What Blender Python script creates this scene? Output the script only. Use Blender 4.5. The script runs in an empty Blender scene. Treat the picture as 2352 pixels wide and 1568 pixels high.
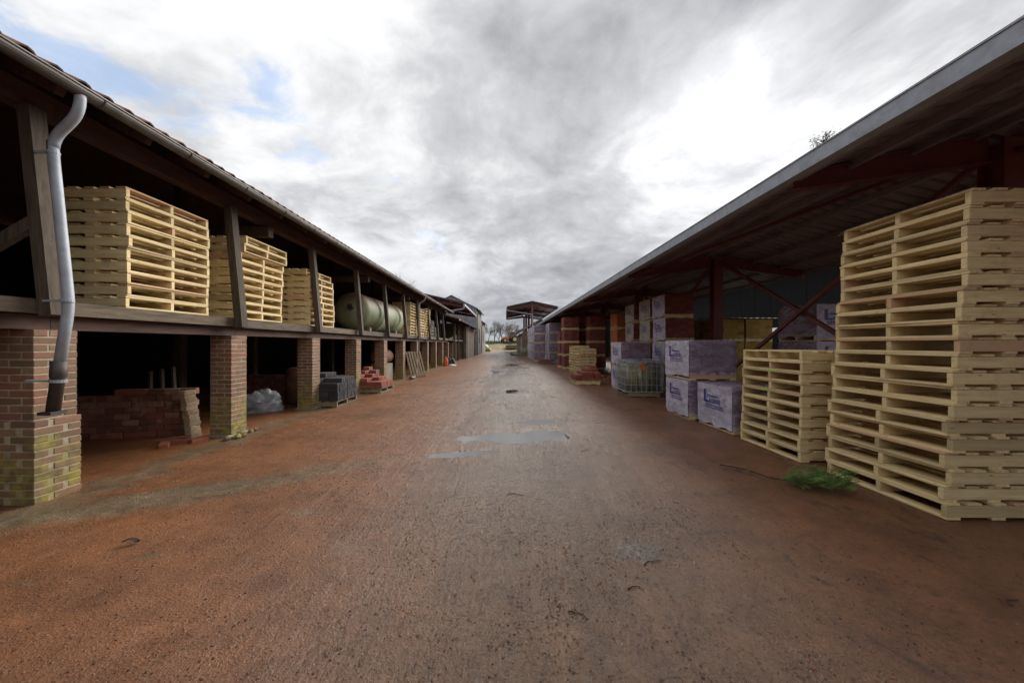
import bpy, bmesh, math, random
from mathutils import Vector, Matrix, Euler, noise as mnoise
R = math.radians
random.seed(7)
SC = bpy.context.scene
COL = SC.collection

# ------------------------------------------------------------------ camera
cam_d = bpy.data.cameras.new('camera')
cam = bpy.data.objects.new('camera', cam_d); COL.objects.link(cam)
cam.location = (0, 0, 1.5); cam.rotation_euler = (R(90), 0, 0)
cam_d.sensor_width = 36; cam_d.lens = 822 / 2352 * 36
cam_d.shift_x = 15 / 2352; cam_d.shift_y = 6 / 2352
cam_d.clip_start = 0.05; cam_d.clip_end = 3000
SC.camera = cam

# ------------------------------------------------------------------ sky + sun
SUN_AZ, SUN_EL = 32.0, 28.0            # degrees to the right of +Y, elevation
sun_dir = Vector((math.sin(R(SUN_AZ)) * math.cos(R(SUN_EL)), math.cos(R(SUN_AZ)) * math.cos(R(SUN_EL)), math.sin(R(SUN_EL))))
world = bpy.data.worlds.new('World'); SC.world = world; world.use_nodes = True
def build_world():
    nt = world.node_tree; N = nt.nodes; L = nt.links; N.clear()
    def nd(t, **k):
        n = N.new(t)
        for a, b in k.items(): setattr(n, a, b)
        return n
    def math_(op, a, b=None, c=None, clamp=False):
        n = nd('ShaderNodeMath', operation=op, use_clamp=clamp)
        for i, v in enumerate((a, b, c)):
            if v is None: continue
            if isinstance(v, (int, float)): n.inputs[i].default_value = v
            else: L.new(v, n.inputs[i])
        return n.outputs[0]
    def ramp(f, stops, interp='EASE'):
        n = nd('ShaderNodeValToRGB'); n.color_ramp.interpolation = interp
        e = n.color_ramp.elements
        while len(e) < len(stops): e.new(0.5)
        for i, (p, c) in enumerate(stops):
            e[i].position = p; e[i].color = (*c, 1) if len(c) == 3 else c
        L.new(f, n.inputs[0]); return n.outputs[0]
    out = nd('ShaderNodeOutputWorld')
    tc = nd('ShaderNodeTexCoord'); sep = nd('ShaderNodeSeparateXYZ'); L.new(tc.outputs['Generated'], sep.inputs[0])
    x, y, z = sep.outputs
    zz = math_('ADD', math_('MAXIMUM', z, 0.0), 0.30)
    comb = nd('ShaderNodeCombineXYZ')
    L.new(math_('DIVIDE', x, zz), comb.inputs[0]); L.new(math_('DIVIDE', y, zz), comb.inputs[1])
    def noise(scale, detail, rough, off, dist=0.0):
        m = nd('ShaderNodeMapping'); m.inputs['Location'].default_value = off
        L.new(comb.outputs[0], m.inputs[0])
        n = nd('ShaderNodeTexNoise'); n.inputs['Scale'].default_value = scale
        n.inputs['Detail'].default_value = detail; n.inputs['Roughness'].default_value = rough
        n.inputs['Distortion'].default_value = dist
        L.new(m.outputs[0], n.inputs['Vector']); return n.outputs['Fac']
    warp = nd('ShaderNodeTexNoise'); warp.inputs['Scale'].default_value = 0.9; warp.inputs['Detail'].default_value = 4
    L.new(comb.outputs[0], warp.inputs['Vector'])
    wv = nd('ShaderNodeVectorMath', operation='MULTIPLY_ADD'); L.new(warp.outputs['Color'], wv.inputs[0]); wv.inputs[1].default_value = (0.5, 0.5, 0.0); L.new(comb.outputs[0], wv.inputs[2])
    comb = wv
    big = noise(0.85, 3, 0.5, (2.2, 4.9, 0.0))
    med = noise(2.6, 9, 0.58, (8.3, 2.2, 5.0), 0.2)
    small = noise(6.5, 8, 0.62, (1.0, 7.0, 3.0), 0.2)
    holes = noise(2.0, 8, 0.62, (4.4, 6.1, 9.0), 0.2)
    dot = nd('ShaderNodeVectorMath', operation='DOT_PRODUCT')
    L.new(tc.outputs['Generated'], dot.inputs[0]); dot.inputs[1].default_value = sun_dir
    d = math_('MAXIMUM', dot.outputs['Value'], 0.0)
    glow = math_('POWER', d, 60.0); glow2 = math_('POWER', d, 7.0)
    dens = math_('ADD', math_('ADD', math_('MULTIPLY', big, 0.44), math_('MULTIPLY', med, 0.36)), math_('MULTIPLY', small, 0.20))
    dens = math_('SUBTRACT', dens, math_('ADD', math_('MULTIPLY', glow, 0.045), math_('MULTIPLY', glow2, -0.042)))
    shade = ramp(dens, [(0.41, (0.395, 0.395, 0.397)), (0.465, (0.34, 0.342, 0.347)), (0.53, (0.245, 0.248, 0.256)), (0.66, (0.13, 0.133, 0.142))], 'LINEAR')
    gain = math_('ADD', math_('MULTIPLY', glow, 0.34), math_('ADD', math_('MULTIPLY', glow2, 0.0), 0.76))
    # thicker, darker cloud bank towards the horizon
    hz = ramp(z, [(0.0, (0.54, 0.555, 0.59)), (0.10, (0.64, 0.65, 0.68)), (0.24, (0.88, 0.885, 0.90)), (0.42, (1,) * 3)])
    mul = nd('ShaderNodeMixRGB', blend_type='MULTIPLY'); mul.inputs[0].default_value = 1
    L.new(shade, mul.inputs[1]); L.new(hz, mul.inputs[2])
    sc = nd('ShaderNodeVectorMath', operation='SCALE'); L.new(mul.outputs[0], sc.inputs[0]); L.new(gain, sc.inputs['Scale'])
    sky = nd('ShaderNodeTexSky'); sky.sky_type = 'NISHITA'; sky.sun_disc = False
    sky.sun_elevation = R(SUN_EL); sky.sun_rotation = R(SUN_AZ)
    sks = nd('ShaderNodeVectorMath', operation='SCALE'); L.new(sky.outputs[0], sks.inputs[0]); sks.inputs['Scale'].default_value = 0.075
    # gaps of blue in the thinner cloud away from the sun
    side = ramp(math_('ADD', math_('MULTIPLY', x, 0.5), 0.5), [(0.0, (1,) * 3), (0.38, (1,) * 3), (0.48, (0,) * 3)])
    hm = ramp(holes, [(0.57, (0,) * 3), (0.68, (0.62,) * 3)])
    hmask = math_('MULTIPLY', math_('MULTIPLY', hm, side), ramp(z, [(0.18, (0,) * 3), (0.34, (1,) * 3)]))
    mix = nd('ShaderNodeMixRGB'); L.new(hmask, mix.inputs[0]); L.new(sc.outputs[0], mix.inputs[1]); L.new(sks.outputs[0], mix.inputs[2])
    bg = nd('ShaderNodeBackground'); bg.inputs['Strength'].default_value = 1.0
    L.new(mix.outputs[0], bg.inputs['Color']); L.new(bg.outputs[0], out.inputs['Surface'])
build_world()
sd = bpy.data.lights.new('sun', 'SUN'); sd.energy = 1.4; sd.angle = R(45); sd.color = (1.0, 0.95, 0.87)
sun = bpy.data.objects.new('sun', sd); COL.objects.link(sun)
sun.rotation_euler = (-sun_dir).to_track_quat('-Z', 'Y').to_euler()
SC.view_settings.view_transform = 'Standard'; SC.view_settings.look = 'None'
SC.view_settings.gamma = 1.0; SC.view_settings.exposure = 1.88
SC.cycles.max_bounces = 6; SC.cycles.transparent_max_bounces = 12

# ------------------------------------------------------------------ material helpers
class G:
    """small node-graph helper"""
    def __init__(s, name):
        s.m = bpy.data.materials.new(name); s.m.use_nodes = True
        s.nt = s.m.node_tree; s.N = s.nt.nodes; s.L = s.nt.links
        s.b = s.N['Principled BSDF']; s.out = s.N['Material Output']
        s.tc = s.N.new('ShaderNodeTexCoord'); s.geo = s.N.new('ShaderNodeNewGeometry'); s.oi = s.N.new('ShaderNodeObjectInfo')
    def put(s, v, sock):
        if isinstance(v, (int, float)): sock.default_value = v
        elif isinstance(v, (tuple, list)): sock.default_value = (*v, 1) if len(v) == 3 and sock.type == 'RGBA' else v
        else: s.L.new(v, sock)
    def math(s, op, a, b=None, c=None, clamp=False):
        n = s.N.new('ShaderNodeMath'); n.operation = op; n.use_clamp = clamp
        for i, v in enumerate((a, b, c)):
            if v is not None: s.put(v, n.inputs[i])
        return n.outputs[0]
    def vec(s, src='Object', scale=(1, 1, 1), loc=(0, 0, 0), rnd=False):
        v = s.geo.outputs['Position'] if src == 'World' else s.tc.outputs[src]
        m = s.N.new('ShaderNodeMapping'); m.inputs['Scale'].default_value = scale; m.inputs['Location'].default_value = loc
        s.L.new(v, m.inputs[0])
        if rnd:
            c = s.N.new('ShaderNodeVectorMath'); c.operation = 'ADD'
            k = s.math('MULTIPLY', s.oi.outputs['Random'], 37.0)
            s.L.new(m.outputs[0], c.inputs[0]); s.L.new(k, c.inputs[1]); return c.outputs[0]
        return m.outputs[0]
    def noise(s, v, scale, detail=4, rough=0.5, dist=0.0):
        n = s.N.new('ShaderNodeTexNoise'); n.inputs['Scale'].default_value = scale; n.inputs['Detail'].default_value = detail
        n.inputs['Roughness'].default_value = rough; n.inputs['Distortion'].default_value = dist
        s.L.new(v, n.inputs['Vector']); return n.outputs['Fac']
    def vor(s, v, scale, feat='F1', out='Distance', rnd=1.0):
        n = s.N.new('ShaderNodeTexVoronoi'); n.feature = feat; n.inputs['Scale'].default_value = scale
        n.inputs['Randomness'].default_value = rnd
        s.L.new(v, n.inputs['Vector']); return n.outputs[out]
    def ramp(s, f, stops, interp='LINEAR'):
        n = s.N.new('ShaderNodeValToRGB'); n.color_ramp.interpolation = interp; e = n.color_ramp.elements
        while len(e) < len(stops): e.new(0.5)
        for i, (p, c) in enumerate(stops):
            if isinstance(c, (int, float)): c = (c, c, c)
            e[i].position = p; e[i].color = (*c, 1)
        s.put(f, n.inputs[0]); return n.outputs[0]
    def mix(s, f, a, b, mode='MIX'):
        n = s.N.new('ShaderNodeMixRGB'); n.blend_type = mode
        s.put(f, n.inputs[0]); s.put(a, n.inputs[1]); s.put(b, n.inputs[2]); return n.outputs[0]
    def bump(s, h, strength=0.3, dist=0.01, normal=None):
        n = s.N.new('ShaderNodeBump'); n.inputs['Strength'].default_value = strength; n.inputs['Distance'].default_value = dist
        s.put(h, n.inputs['Height'])
        if normal is not None: s.L.new(normal, n.inputs['Normal'])
        return n.outputs[0]
    def sep(s, src='World'):
        n = s.N.new('ShaderNodeSeparateXYZ'); s.L.new(s.geo.outputs['Position'] if src == 'World' else s.tc.outputs[src], n.inputs[0]); return n.outputs
    def rnd(s):
        """one number per object and per loose island"""
        return s.math('FRACT', s.math('ADD', s.math('MULTIPLY', s.oi.outputs['Random'], 7.31), s.geo.outputs['Random Per Island']))
    def done(s, col=None, rough=None, normal=None, metal=None, spec=None):
        if col is not None: s.put(col, s.b.inputs['Base Color'])
        if rough is not None: s.put(rough, s.b.inputs['Roughness'])
        if normal is not None: s.L.new(normal, s.b.inputs['Normal'])
        if metal is not None: s.put(metal, s.b.inputs['Metallic'])
        if spec is not None: s.put(spec, s.b.inputs['Specular IOR Level'])
        return s.m

def wood(name, dark, light, odd=None, rough=0.75, grain=18, axis='X', wear=0.35):
    g = G(name)
    sc = {'X': (1.2, grain, grain), 'Y': (grain, 1.2, grain), 'Z': (grain, grain, 1.2)}[axis]
    v = g.vec('Object', sc, rnd=True)
    n1 = g.noise(v, 2.2, 6, 0.6, 0.4); n2 = g.noise(g.vec('Object', (3, 3, 3), rnd=True), 2.5, 4, 0.6)
    c = g.mix(g.ramp(n1, [(0.32, 0), (0.68, 1)]), dark, light)
    tint = g.ramp(g.rnd(), [(0.0, (0.62, 0.59, 0.55)), (0.22, (0.90, 0.88, 0.85)), (0.6, (1, 0.98, 0.94)), (1.0, (1.12, 1.08, 1.0))])
    c = g.mix(1, c, tint, 'MULTIPLY')
    if odd: c = g.mix(g.ramp(g.rnd(), [(0.92, 0), (0.94, 1)]), c, odd)
    c = g.mix(g.ramp(n2, [(0.55, 0), (0.75, wear)]), c, tuple(q * 0.45 for q in dark))
    # knots
    k = g.vor(g.vec('Object', (2.5, 7, 7), rnd=True), 1.6)
    c = g.mix(g.ramp(k, [(0.05, 0.75), (0.10, 0)]), c, tuple(q * 0.35 for q in dark))
    return g.done(c, rough, g.bump(n1, 0.25, 0.004))

def brickmat(name, stops, stain=(0.10, 0.09, 0.07), stain_amt=0.5, moss=False, rough=0.85, pale=None):
    g = G(name)
    c = g.ramp(g.rnd(), stops)
    n = g.noise(g.vec('Object', rnd=True), 22, 6, 0.65); n2 = g.noise(g.vec('World'), 2.4, 5, 0.6)
    c = g.mix(g.ramp(n, [(0.35, 0.55), (0.62, 0)]), c, stain)
    c = g.mix(g.ramp(n2, [(0.48, 0), (0.68, stain_amt)]), c, stain)
    if pale: c = g.mix(g.ramp(g.noise(g.vec('World', loc=(4, 2, 7)), 5, 5, 0.7), [(0.52, 0), (0.66, 0.7)]), c, pale)
    if moss:
        x, y, z = g.sep()
        zz = g.math('ADD', z, g.math('MULTIPLY', g.math('SUBTRACT', g.noise(g.vec('World'), 3.0, 5, 0.7), 0.5), 1.6))
        mk = g.ramp(zz, [(0.25, 0.85), (0.75, 0)])
        mk = g.mix(1, mk, g.ramp(g.noise(g.vec('World', loc=(9, 1, 3)), 4.5, 4, 0.65), [(0.40, 0.1), (0.58, 1)]), 'MULTIPLY')
        c = g.mix(mk, c, g.ramp(g.noise(g.vec('World'), 9, 3), [(0.35, (0.10, 0.095, 0.03)), (0.62, (0.30, 0.27, 0.045))]))
    return g.done(c, rough, g.bump(n, 0.5, 0.004))

def plain(name, col, rough=0.6, metal=0.0, var=0.25, scale=6, bump=0.15, dirt=None, dirt_amt=0.5):
    g = G(name)
    n = g.noise(g.vec('Object', rnd=True), scale, 6, 0.6)
    c = g.mix(g.ramp(n, [(0.3, 0), (0.7, 1)]), tuple(q * (1 - var) for q in col), tuple(min(1, q * (1 + var)) for q in col))
    if dirt: c = g.mix(g.ramp(g.noise(g.vec('World'), scale * 0.6, 6, 0.7), [(0.5, 0), (0.68, dirt_amt)]), c, dirt)
    return g.done(c, rough, g.bump(n, bump, 0.004), metal)

M = {}
M['pine'] = wood('pine', (0.66, 0.51, 0.27), (0.87, 0.725, 0.43), odd=(0.62, 0.40, 0.24), grain=14)
M['old_pallet'] = wood('old_pallet', (0.17, 0.13, 0.08), (0.30, 0.24, 0.16), grain=14)
M['post'] = wood('post_wood', (0.045, 0.034, 0.026), (0.12, 0.092, 0.068), grain=12, axis='Z', rough=0.85)
M['beam'] = wood('beam_wood', (0.050, 0.026, 0.022), (0.115, 0.062, 0.050), grain=10, axis='Y', rough=0.8)
M['plank'] = wood('edge_plank', (0.055, 0.042, 0.03), (0.16, 0.125, 0.09), grain=12, axis='Y', rough=0.85)
M['floorboard'] = wood('floor_board', (0.04, 0.03, 0.022), (0.09, 0.07, 0.05), grain=12, rough=0.85)
M['pillar_brick'] = brickmat('pillar_brick', [(0, (0.16, 0.085, 0.055)), (0.3, (0.24, 0.12, 0.075)), (0.55, (0.27, 0.15, 0.095)), (0.8, (0.27, 0.10, 0.06)), (1, (0.33, 0.20, 0.125))], stain=(0.13, 0.095, 0.06), moss=True)
M['mortar'] = brickmat('mortar', [(0, (0.44, 0.38, 0.28)), (1, (0.48, 0.42, 0.31))], stain=(0.20, 0.165, 0.11), moss=True)
M['old_brick'] = brickmat('old_brick', [(0, (0.15, 0.045, 0.03)), (0.4, (0.23, 0.06, 0.04)), (0.7, (0.33, 0.08, 0.05)), (1, (0.36, 0.20, 0.14))], stain_amt=0.3, pale=(0.34, 0.24, 0.17))
M['pale_brick'] = brickmat('pale_brick', [(0, (0.36, 0.24, 0.15)), (1, (0.46, 0.33, 0.21))])
M['charcoal_brick'] = brickmat('charcoal_brick', [(0, (0.012, 0.010, 0.012)), (0.7, (0.034, 0.029, 0.033)), (1, (0.07, 0.062, 0.066))], stain=(0.04, 0.035, 0.04))
M['red_brick'] = brickmat('red_brick', [(0, (0.24, 0.055, 0.035)), (0.5, (0.33, 0.085, 0.05)), (0.8, (0.37, 0.12, 0.06)), (1, (0.17, 0.10, 0.10))], stain=(0.15, 0.06, 0.045), stain_amt=0.35)
M['maroon_brick'] = brickmat('maroon_brick', [(0, (0.20, 0.05, 0.042)), (0.6, (0.28, 0.075, 0.058)), (1, (0.33, 0.11, 0.08))], stain=(0.10, 0.035, 0.035), stain_amt=0.3)
M['purple_brick'] = brickmat('purple_brick', [(0, (0.13, 0.055, 0.075)), (0.6, (0.20, 0.085, 0.11)), (1, (0.27, 0.14, 0.17))], stain=(0.09, 0.05, 0.07), stain_amt=0.3)
M['orange_brick'] = brickmat('orange_brick', [(0, (0.42, 0.13, 0.05)), (1, (0.52, 0.19, 0.07))], stain=(0.25, 0.07, 0.03), stain_amt=0.3)
M['yellow_brick'] = brickmat('yellow_brick', [(0, (0.42, 0.29, 0.065)), (0.8, (0.55, 0.40, 0.11)), (0.93, (0.48, 0.32, 0.10)), (0.95, (0.35, 0.10, 0.045))], stain=(0.2, 0.12, 0.04), stain_amt=0.3)
M['steel_red'] = plain('oxide_red_steel', (0.155, 0.040, 0.034), 0.55, var=0.2, dirt=(0.06, 0.03, 0.03))
M['galv'] = plain('galvanised_steel', (0.34, 0.375, 0.43), 0.6, metal=0.2, var=0.15, scale=9, dirt=(0.22, 0.21, 0.2))
M['zinc_old'] = plain('weathered_zinc', (0.135, 0.13, 0.125), 0.55, metal=0.5, var=0.3, scale=5, dirt=(0.11, 0.09, 0.07))
M['cast_iron'] = plain('cast_iron', (0.07, 0.06, 0.06), 0.6, metal=0.4, dirt=(0.12, 0.06, 0.03))
M['sheet'] = plain('roof_sheet_steel', (0.26, 0.23, 0.235), 0.6, metal=0.05, var=0.15, scale=2, dirt=(0.10, 0.085, 0.08))
M['rooftile'] = brickmat('clay_roof_tile', [(0, (0.16, 0.07, 0.045)), (1, (0.26, 0.11, 0.07))], stain=(0.07, 0.06, 0.05))
M['old_sheet'] = plain('weathered_sheet', (0.24, 0.26, 0.29), 0.6, metal=0.25, var=0.3, scale=1.6, dirt=(0.16, 0.10, 0.07), dirt_amt=0.7)
M['fibre_sheet'] = plain('fibre_cement', (0.46, 0.46, 0.45), 0.8, var=0.2, scale=3, dirt=(0.25, 0.24, 0.22))
M['render'] = plain('brown_render', (0.22, 0.16, 0.11), 0.9, var=0.25, scale=1.5, dirt=(0.11, 0.07, 0.05), dirt_amt=0.8)
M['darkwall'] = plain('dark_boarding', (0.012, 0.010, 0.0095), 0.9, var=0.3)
M['concrete'] = plain('concrete', (0.25, 0.235, 0.20), 0.85, var=0.25, dirt=(0.12, 0.11, 0.08))
M['rust'] = plain('rusty_steel', (0.16, 0.07, 0.04), 0.8, var=0.4, dirt=(0.06, 0.035, 0.025))
M['black_rubber'] = plain('black_rubber', (0.022, 0.022, 0.023), 0.7)
M['tractor_orange'] = plain('tractor_orange', (0.62, 0.20, 0.03), 0.45, dirt=(0.30, 0.18, 0.08))
M['rim'] = plain('cream_rim', (0.55, 0.47, 0.28), 0.6)
M['ink'] = plain('blue_ink', (0.02, 0.022, 0.22), 0.45, var=0.1, bump=0.0)
M['orange_cloth'] = plain('orange_cloth', (0.65, 0.15, 0.04), 0.8)
M['white_scrap'] = plain('white_plastic', (0.62, 0.62, 0.6), 0.5, dirt=(0.3, 0.27, 0.22))
M['grey_tarp'] = plain('grey_tarpaulin', (0.33, 0.34, 0.36), 0.45, var=0.25, scale=10, bump=0.5)
M['green_plastic'] = plain('lime_plastic', (0.28, 0.45, 0.06), 0.5)
M['bark'] = plain('bark', (0.10, 0.085, 0.07), 0.95, var=0.3)
M['twig_brown'] = plain('dead_twig', (0.065, 0.035, 0.025), 0.9)
M['foliage'] = plain('conifer_foliage', (0.09, 0.085, 0.025), 0.75, var=0.5)
M['fir'] = plain('fir_needles', (0.22, 0.34, 0.10), 0.55, var=0.45, scale=12)
M['grass'] = plain('grass', (0.10, 0.12, 0.035), 0.8, var=0.4, scale=1.0, dirt=(0.17, 0.13, 0.07))
M['spray'] = plain('green_spray_paint', (0.25, 0.85, 0.05), 0.6, bump=0)
M['paper'] = plain('white_label', (0.7, 0.7, 0.68), 0.6, bump=0)

def mat_film(name, col, lo, hi, rough=0.14):
    g = G(name)
    v = g.vec('Object', (1, 1, 1), rnd=True)
    w = g.noise(g.vec('Object', (1.3, 1.3, 3), rnd=True), 2.4, 4, 0.55, 1.5)
    cr = g.math('ABSOLUTE', g.math('SUBTRACT', g.noise(g.vec('Object', (2, 2, 5), rnd=True), 2.6, 3, 0.5, 2.2), 0.5))
    crease = g.ramp(cr, [(0.0, 1), (0.07, 0)])
    h = g.math('ADD', g.math('MULTIPLY', w, 0.8), g.math('MULTIPLY', crease, 0.35))
    nrm = g.bump(h, 0.8, 0.035)
    g.done(g.mix(g.ramp(w, [(0.35, 0), (0.65, 1)]), tuple(q * 0.75 for q in col), col), rough, nrm)
    tr = g.N.new('ShaderNodeBsdfTransparent'); mx = g.N.new('ShaderNodeMixShader')
    g.L.new(g.math('ADD', g.ramp(w, [(0.35, lo), (0.68, hi)]), g.math('MULTIPLY', crease, 0.22), clamp=True), mx.inputs[0])
    g.L.new(tr.outputs[0], mx.inputs[1]); g.L.new(g.b.outputs[0], mx.inputs[2]); g.L.new(mx.outputs[0], g.out.inputs[0])
    return g.m
M['film'] = mat_film('clear_film', (0.62, 0.53, 0.72), 0.22, 0.48)
M['film_milky'] = mat_film('milky_film', (0.52, 0.46, 0.57), 0.30, 0.62)
M['film_print'] = mat_film('printed_film', (0.76, 0.70, 0.86), 0.68, 0.95)
M['film_cream'] = mat_film('cream_film', (0.60, 0.54, 0.48), 0.75, 0.95)
def mat_tank_green():
    g = G('faded_green_tank')
    x, y, z = g.sep('Object')
    n = g.noise(g.vec('Object', (3, 0.6, 1)), 2.2, 6, 0.6)
    c = g.ramp(n, [(0.3, (0.17, 0.20, 0.11)), (0.7, (0.30, 0.33, 0.20))])
    zz = g.math('ADD', z, g.math('MULTIPLY', g.math('SUBTRACT', n, 0.5), 0.55))
    c = g.mix(g.ramp(zz, [(0.05, 0), (0.42, 0.9)]), c, g.ramp(g.noise(g.vec('Object'), 5, 5), [(0.3, (0.10, 0.055, 0.035)), (0.7, (0.24, 0.16, 0.10))]))
    return g.done(c, 0.6, g.bump(n, 0.1, 0.01))
M['tank_green'] = mat_tank_green()
def mat_ibc():
    g = G('murky_tank_plastic')
    n = g.noise(g.vec('Object', (5, 5, 0.8)), 1.5, 5, 0.6)
    c = g.ramp(n, [(0.30, (0.06, 0.058, 0.03)), (0.45, (0.21, 0.19, 0.085)), (0.58, (0.34, 0.32, 0.19)), (0.72, (0.42, 0.46, 0.48))])
    return g.done(c, 0.3)
M['ibc'] = mat_ibc()
def mat_glass():
    g = G('cab_glass'); return g.done((0.06, 0.10, 0.11), 0.08)
M['glass'] = mat_glass()
def mat_water():
    g = G('puddle_water')
    n = g.noise(g.vec('World'), 6, 2)
    g.b.inputs['IOR'].default_value = 2.5
    return g.done((0.07, 0.05, 0.04), 0.03, g.bump(n, 0.03, 0.01))
M['water'] = mat_water()

def mat_ground():
    g = G('wet_red_clay')
    x, y, z = g.sep()
    W = g.vec('World')
    big = g.noise(W, 0.45, 5, 0.6); mid = g.noise(g.vec('World', loc=(5, 9, 0)), 1.7, 7, 0.65, 0.4); fine = g.noise(W, 24, 6, 0.7)
    streak = g.noise(g.vec('World', (0.55, 2.2, 1), loc=(2, 3, 0)), 1.6, 6, 0.62, 0.5)
    clay = g.mix(g.ramp(mid, [(0.30, 0), (0.70, 1)]), (0.165, 0.074, 0.037), (0.265, 0.124, 0.062))
    # brighter brick dust thrown out on the left of the yard
    xl = g.math('ADD', x, g.math('MULTIPLY', g.math('SUBTRACT', big, 0.5), 3.0))
    left = g.ramp(g.math('MULTIPLY_ADD', xl, 0.16, 0.80), [(0.10, 1), (0.72, 0)])
    clay = g.mix(g.mix(1, left, g.ramp(streak, [(0.34, 0.35), (0.6, 0.95)]), 'MULTIPLY'), clay, (0.265, 0.112, 0.043))
    # worn gravel lane down the middle
    xc = g.math('ABSOLUTE', g.math('ADD', g.math('SUBTRACT', x, 0.25), g.math('MULTIPLY', g.math('SUBTRACT', big, 0.5), 1.6)))
    lane = g.ramp(g.math('MULTIPLY', xc, 0.25), [(0.06, 1), (0.50, 0)], 'EASE')
    grit = g.ramp(g.noise(g.vec('World', loc=(1, 1, 4)), 45, 5, 0.75), [(0.33, (0.120, 0.072, 0.042)), (0.5, (0.19, 0.116, 0.070)), (0.68, (0.255, 0.160, 0.102))])
    c = g.mix(g.mix(1, lane, g.ramp(mid, [(0.3, 0.62), (0.6, 1)]), 'MULTIPLY'), clay, grit)
    # bare concrete showing through: a drain strip and scattered patches
    a = g.math('ADD', g.math('MULTIPLY', x, -0.50), g.math('MULTIPLY', y, 0.866))       # distance across the strip
    sd_ = g.math('ABSOLUTE', g.math('ADD', g.math('SUBTRACT', a, 4.72), g.math('MULTIPLY', g.math('SUBTRACT', mid, 0.5), 0.75)))
    strip = g.mix(1, g.ramp(sd_, [(0.13, 0.95), (0.34, 0)]), g.ramp(g.math('MULTIPLY', g.math('ADD', x, 4.9), 0.2), [(0.0, 1), (0.5, 0.75), (0.76, 0)]), 'MULTIPLY')
    pb = g.noise(g.vec('World', (0.7, 1.8, 1), loc=(3, 7, 2)), 1.35, 6, 0.68)
    patch = g.mix(1, g.ramp(pb, [(0.62, 0), (0.68, 0.7)]), g.ramp(g.math('MULTIPLY_ADD', x, 0.1, 0.6), [(0.1, 1), (0.55, 0.9), (0.75, 0.15)]), 'MULTIPLY')
    # apron along the pillar feet
    ap = g.math('ABSOLUTE', g.math('ADD', g.math('ADD', x, 4.25), g.math('MULTIPLY', g.math('SUBTRACT', streak, 0.5), 0.9)))
    apron = g.ramp(ap, [(0.10, 0.65), (0.34, 0)])
    bare = g.math('MAXIMUM', g.math('MAXIMUM', strip, patch), apron)
    c = g.mix(bare, c, g.ramp(g.noise(W, 7, 6, 0.7), [(0.33, (0.10, 0.085, 0.045)), (0.66, (0.25, 0.215, 0.15))]))
    # dark mud and tyre streaks on the right
    # damp grey patch worn through to the slab
    pd = g.math('ADD', g.math('ADD', g.math('POWER', g.math('MULTIPLY', g.math('SUBTRACT', x, 0.95), 4.2), 2.0), g.math('POWER', g.math('MULTIPLY', g.math('SUBTRACT', y, 2.62), 7.0), 2.0)), g.math('MULTIPLY', g.math('SUBTRACT', g.noise(W, 14, 5, 0.7), 0.5), 3.0))
    damp = g.ramp(pd, [(0.2, 0.8), (0.95, 0)])
    c = g.mix(damp, c, g.ramp(g.noise(W, 30, 4), [(0.35, (0.06, 0.055, 0.05)), (0.6, (0.24, 0.24, 0.235))]))
    mud = g.noise(g.vec('World', (1.5, 0.8, 1), loc=(7, 1, 8)), 2.6, 9, 0.75, 0.6)
    c = g.mix(g.mix(1, g.ramp(mud, [(0.56, 0), (0.64, 0.75)]), g.ramp(g.math('MULTIPLY_ADD', x, 0.12, 0.35), [(0.2, 0.1), (0.6, 1)]), 'MULTIPLY'), c, (0.035, 0.024, 0.02))
    # far yard: yellower earth and grass verge
    far = g.ramp(g.math('MULTIPLY', y, 0.01), [(0.66, 0), (0.80, 1)])
    c = g.mix(far, c, g.ramp(g.noise(W, 0.3, 4), [(0.4, (0.22, 0.16, 0.085)), (0.62, (0.11, 0.12, 0.04))]))
    c = g.mix(1, c, g.ramp(fine, [(0.3, (0.72,) * 3), (0.7, (1.16,) * 3)]), 'MULTIPLY')
    sp = g.noise(g.vec('World', loc=(2, 8, 1)), 120, 3, 0.6); sp2 = g.noise(g.vec('World', loc=(7, 3, 1)), 48, 4, 0.7)
    c = g.mix(g.ramp(sp, [(0.60, 0), (0.68, 0.55)]), c, (0.05, 0.03, 0.022))
    c = g.mix(g.ramp(sp2, [(0.60, 0), (0.70, 0.45)]), c, (0.06, 0.035, 0.026))
    c = g.mix(g.ramp(sp, [(0.28, 0.35), (0.34, 0)]), c, (0.45, 0.36, 0.28))
    tyre = g.noise(g.vec('World', (7, 0.35, 1), loc=(1, 2, 6)), 1.6, 5, 0.6, 0.3)
    c = g.mix(g.mix(1, g.ramp(tyre, [(0.52, 0), (0.68, 0.45)]), lane, 'MULTIPLY'), c, (0.09, 0.052, 0.036))
    m3 = g.noise(g.vec('World', (1, 1.3, 1), loc=(11, 2, 5)), 2.8, 9, 0.7, 0.5); m4 = g.noise(g.vec('World', (0.8, 1.2, 1), loc=(1, 12, 5)), 0.7, 5, 0.6, 0.4)
    c = g.mix(1, c, g.ramp(m3, [(0.32, (0.70, 0.66, 0.64)), (0.52, (1, 1, 1)), (0.7, (1.18, 1.14, 1.08))]), 'MULTIPLY')
    c = g.mix(1, c, g.ramp(m4, [(0.34, (0.84, 0.82, 0.80)), (0.6, (1.20, 1.17, 1.13))]), 'MULTIPLY')
    c = g.mix(1, c, (0.84, 0.80, 0.78), 'MULTIPLY')
    # wetness drives gloss
    wet = g.math('ADD', g.math('MULTIPLY', lane, 0.35), g.math('MULTIPLY', g.math('SUBTRACT', mid, 0.5), 0.9))
    wl = g.noise(g.vec('World', (2.4, 0.35, 1), loc=(4, 4, 4)), 1.8, 6, 0.65)
    wet = g.math('ADD', wet, g.math('MULTIPLY', g.math('SUBTRACT', wl, 0.47), g.math('MULTIPLY_ADD', lane, 1.7, 0.5)))
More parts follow.
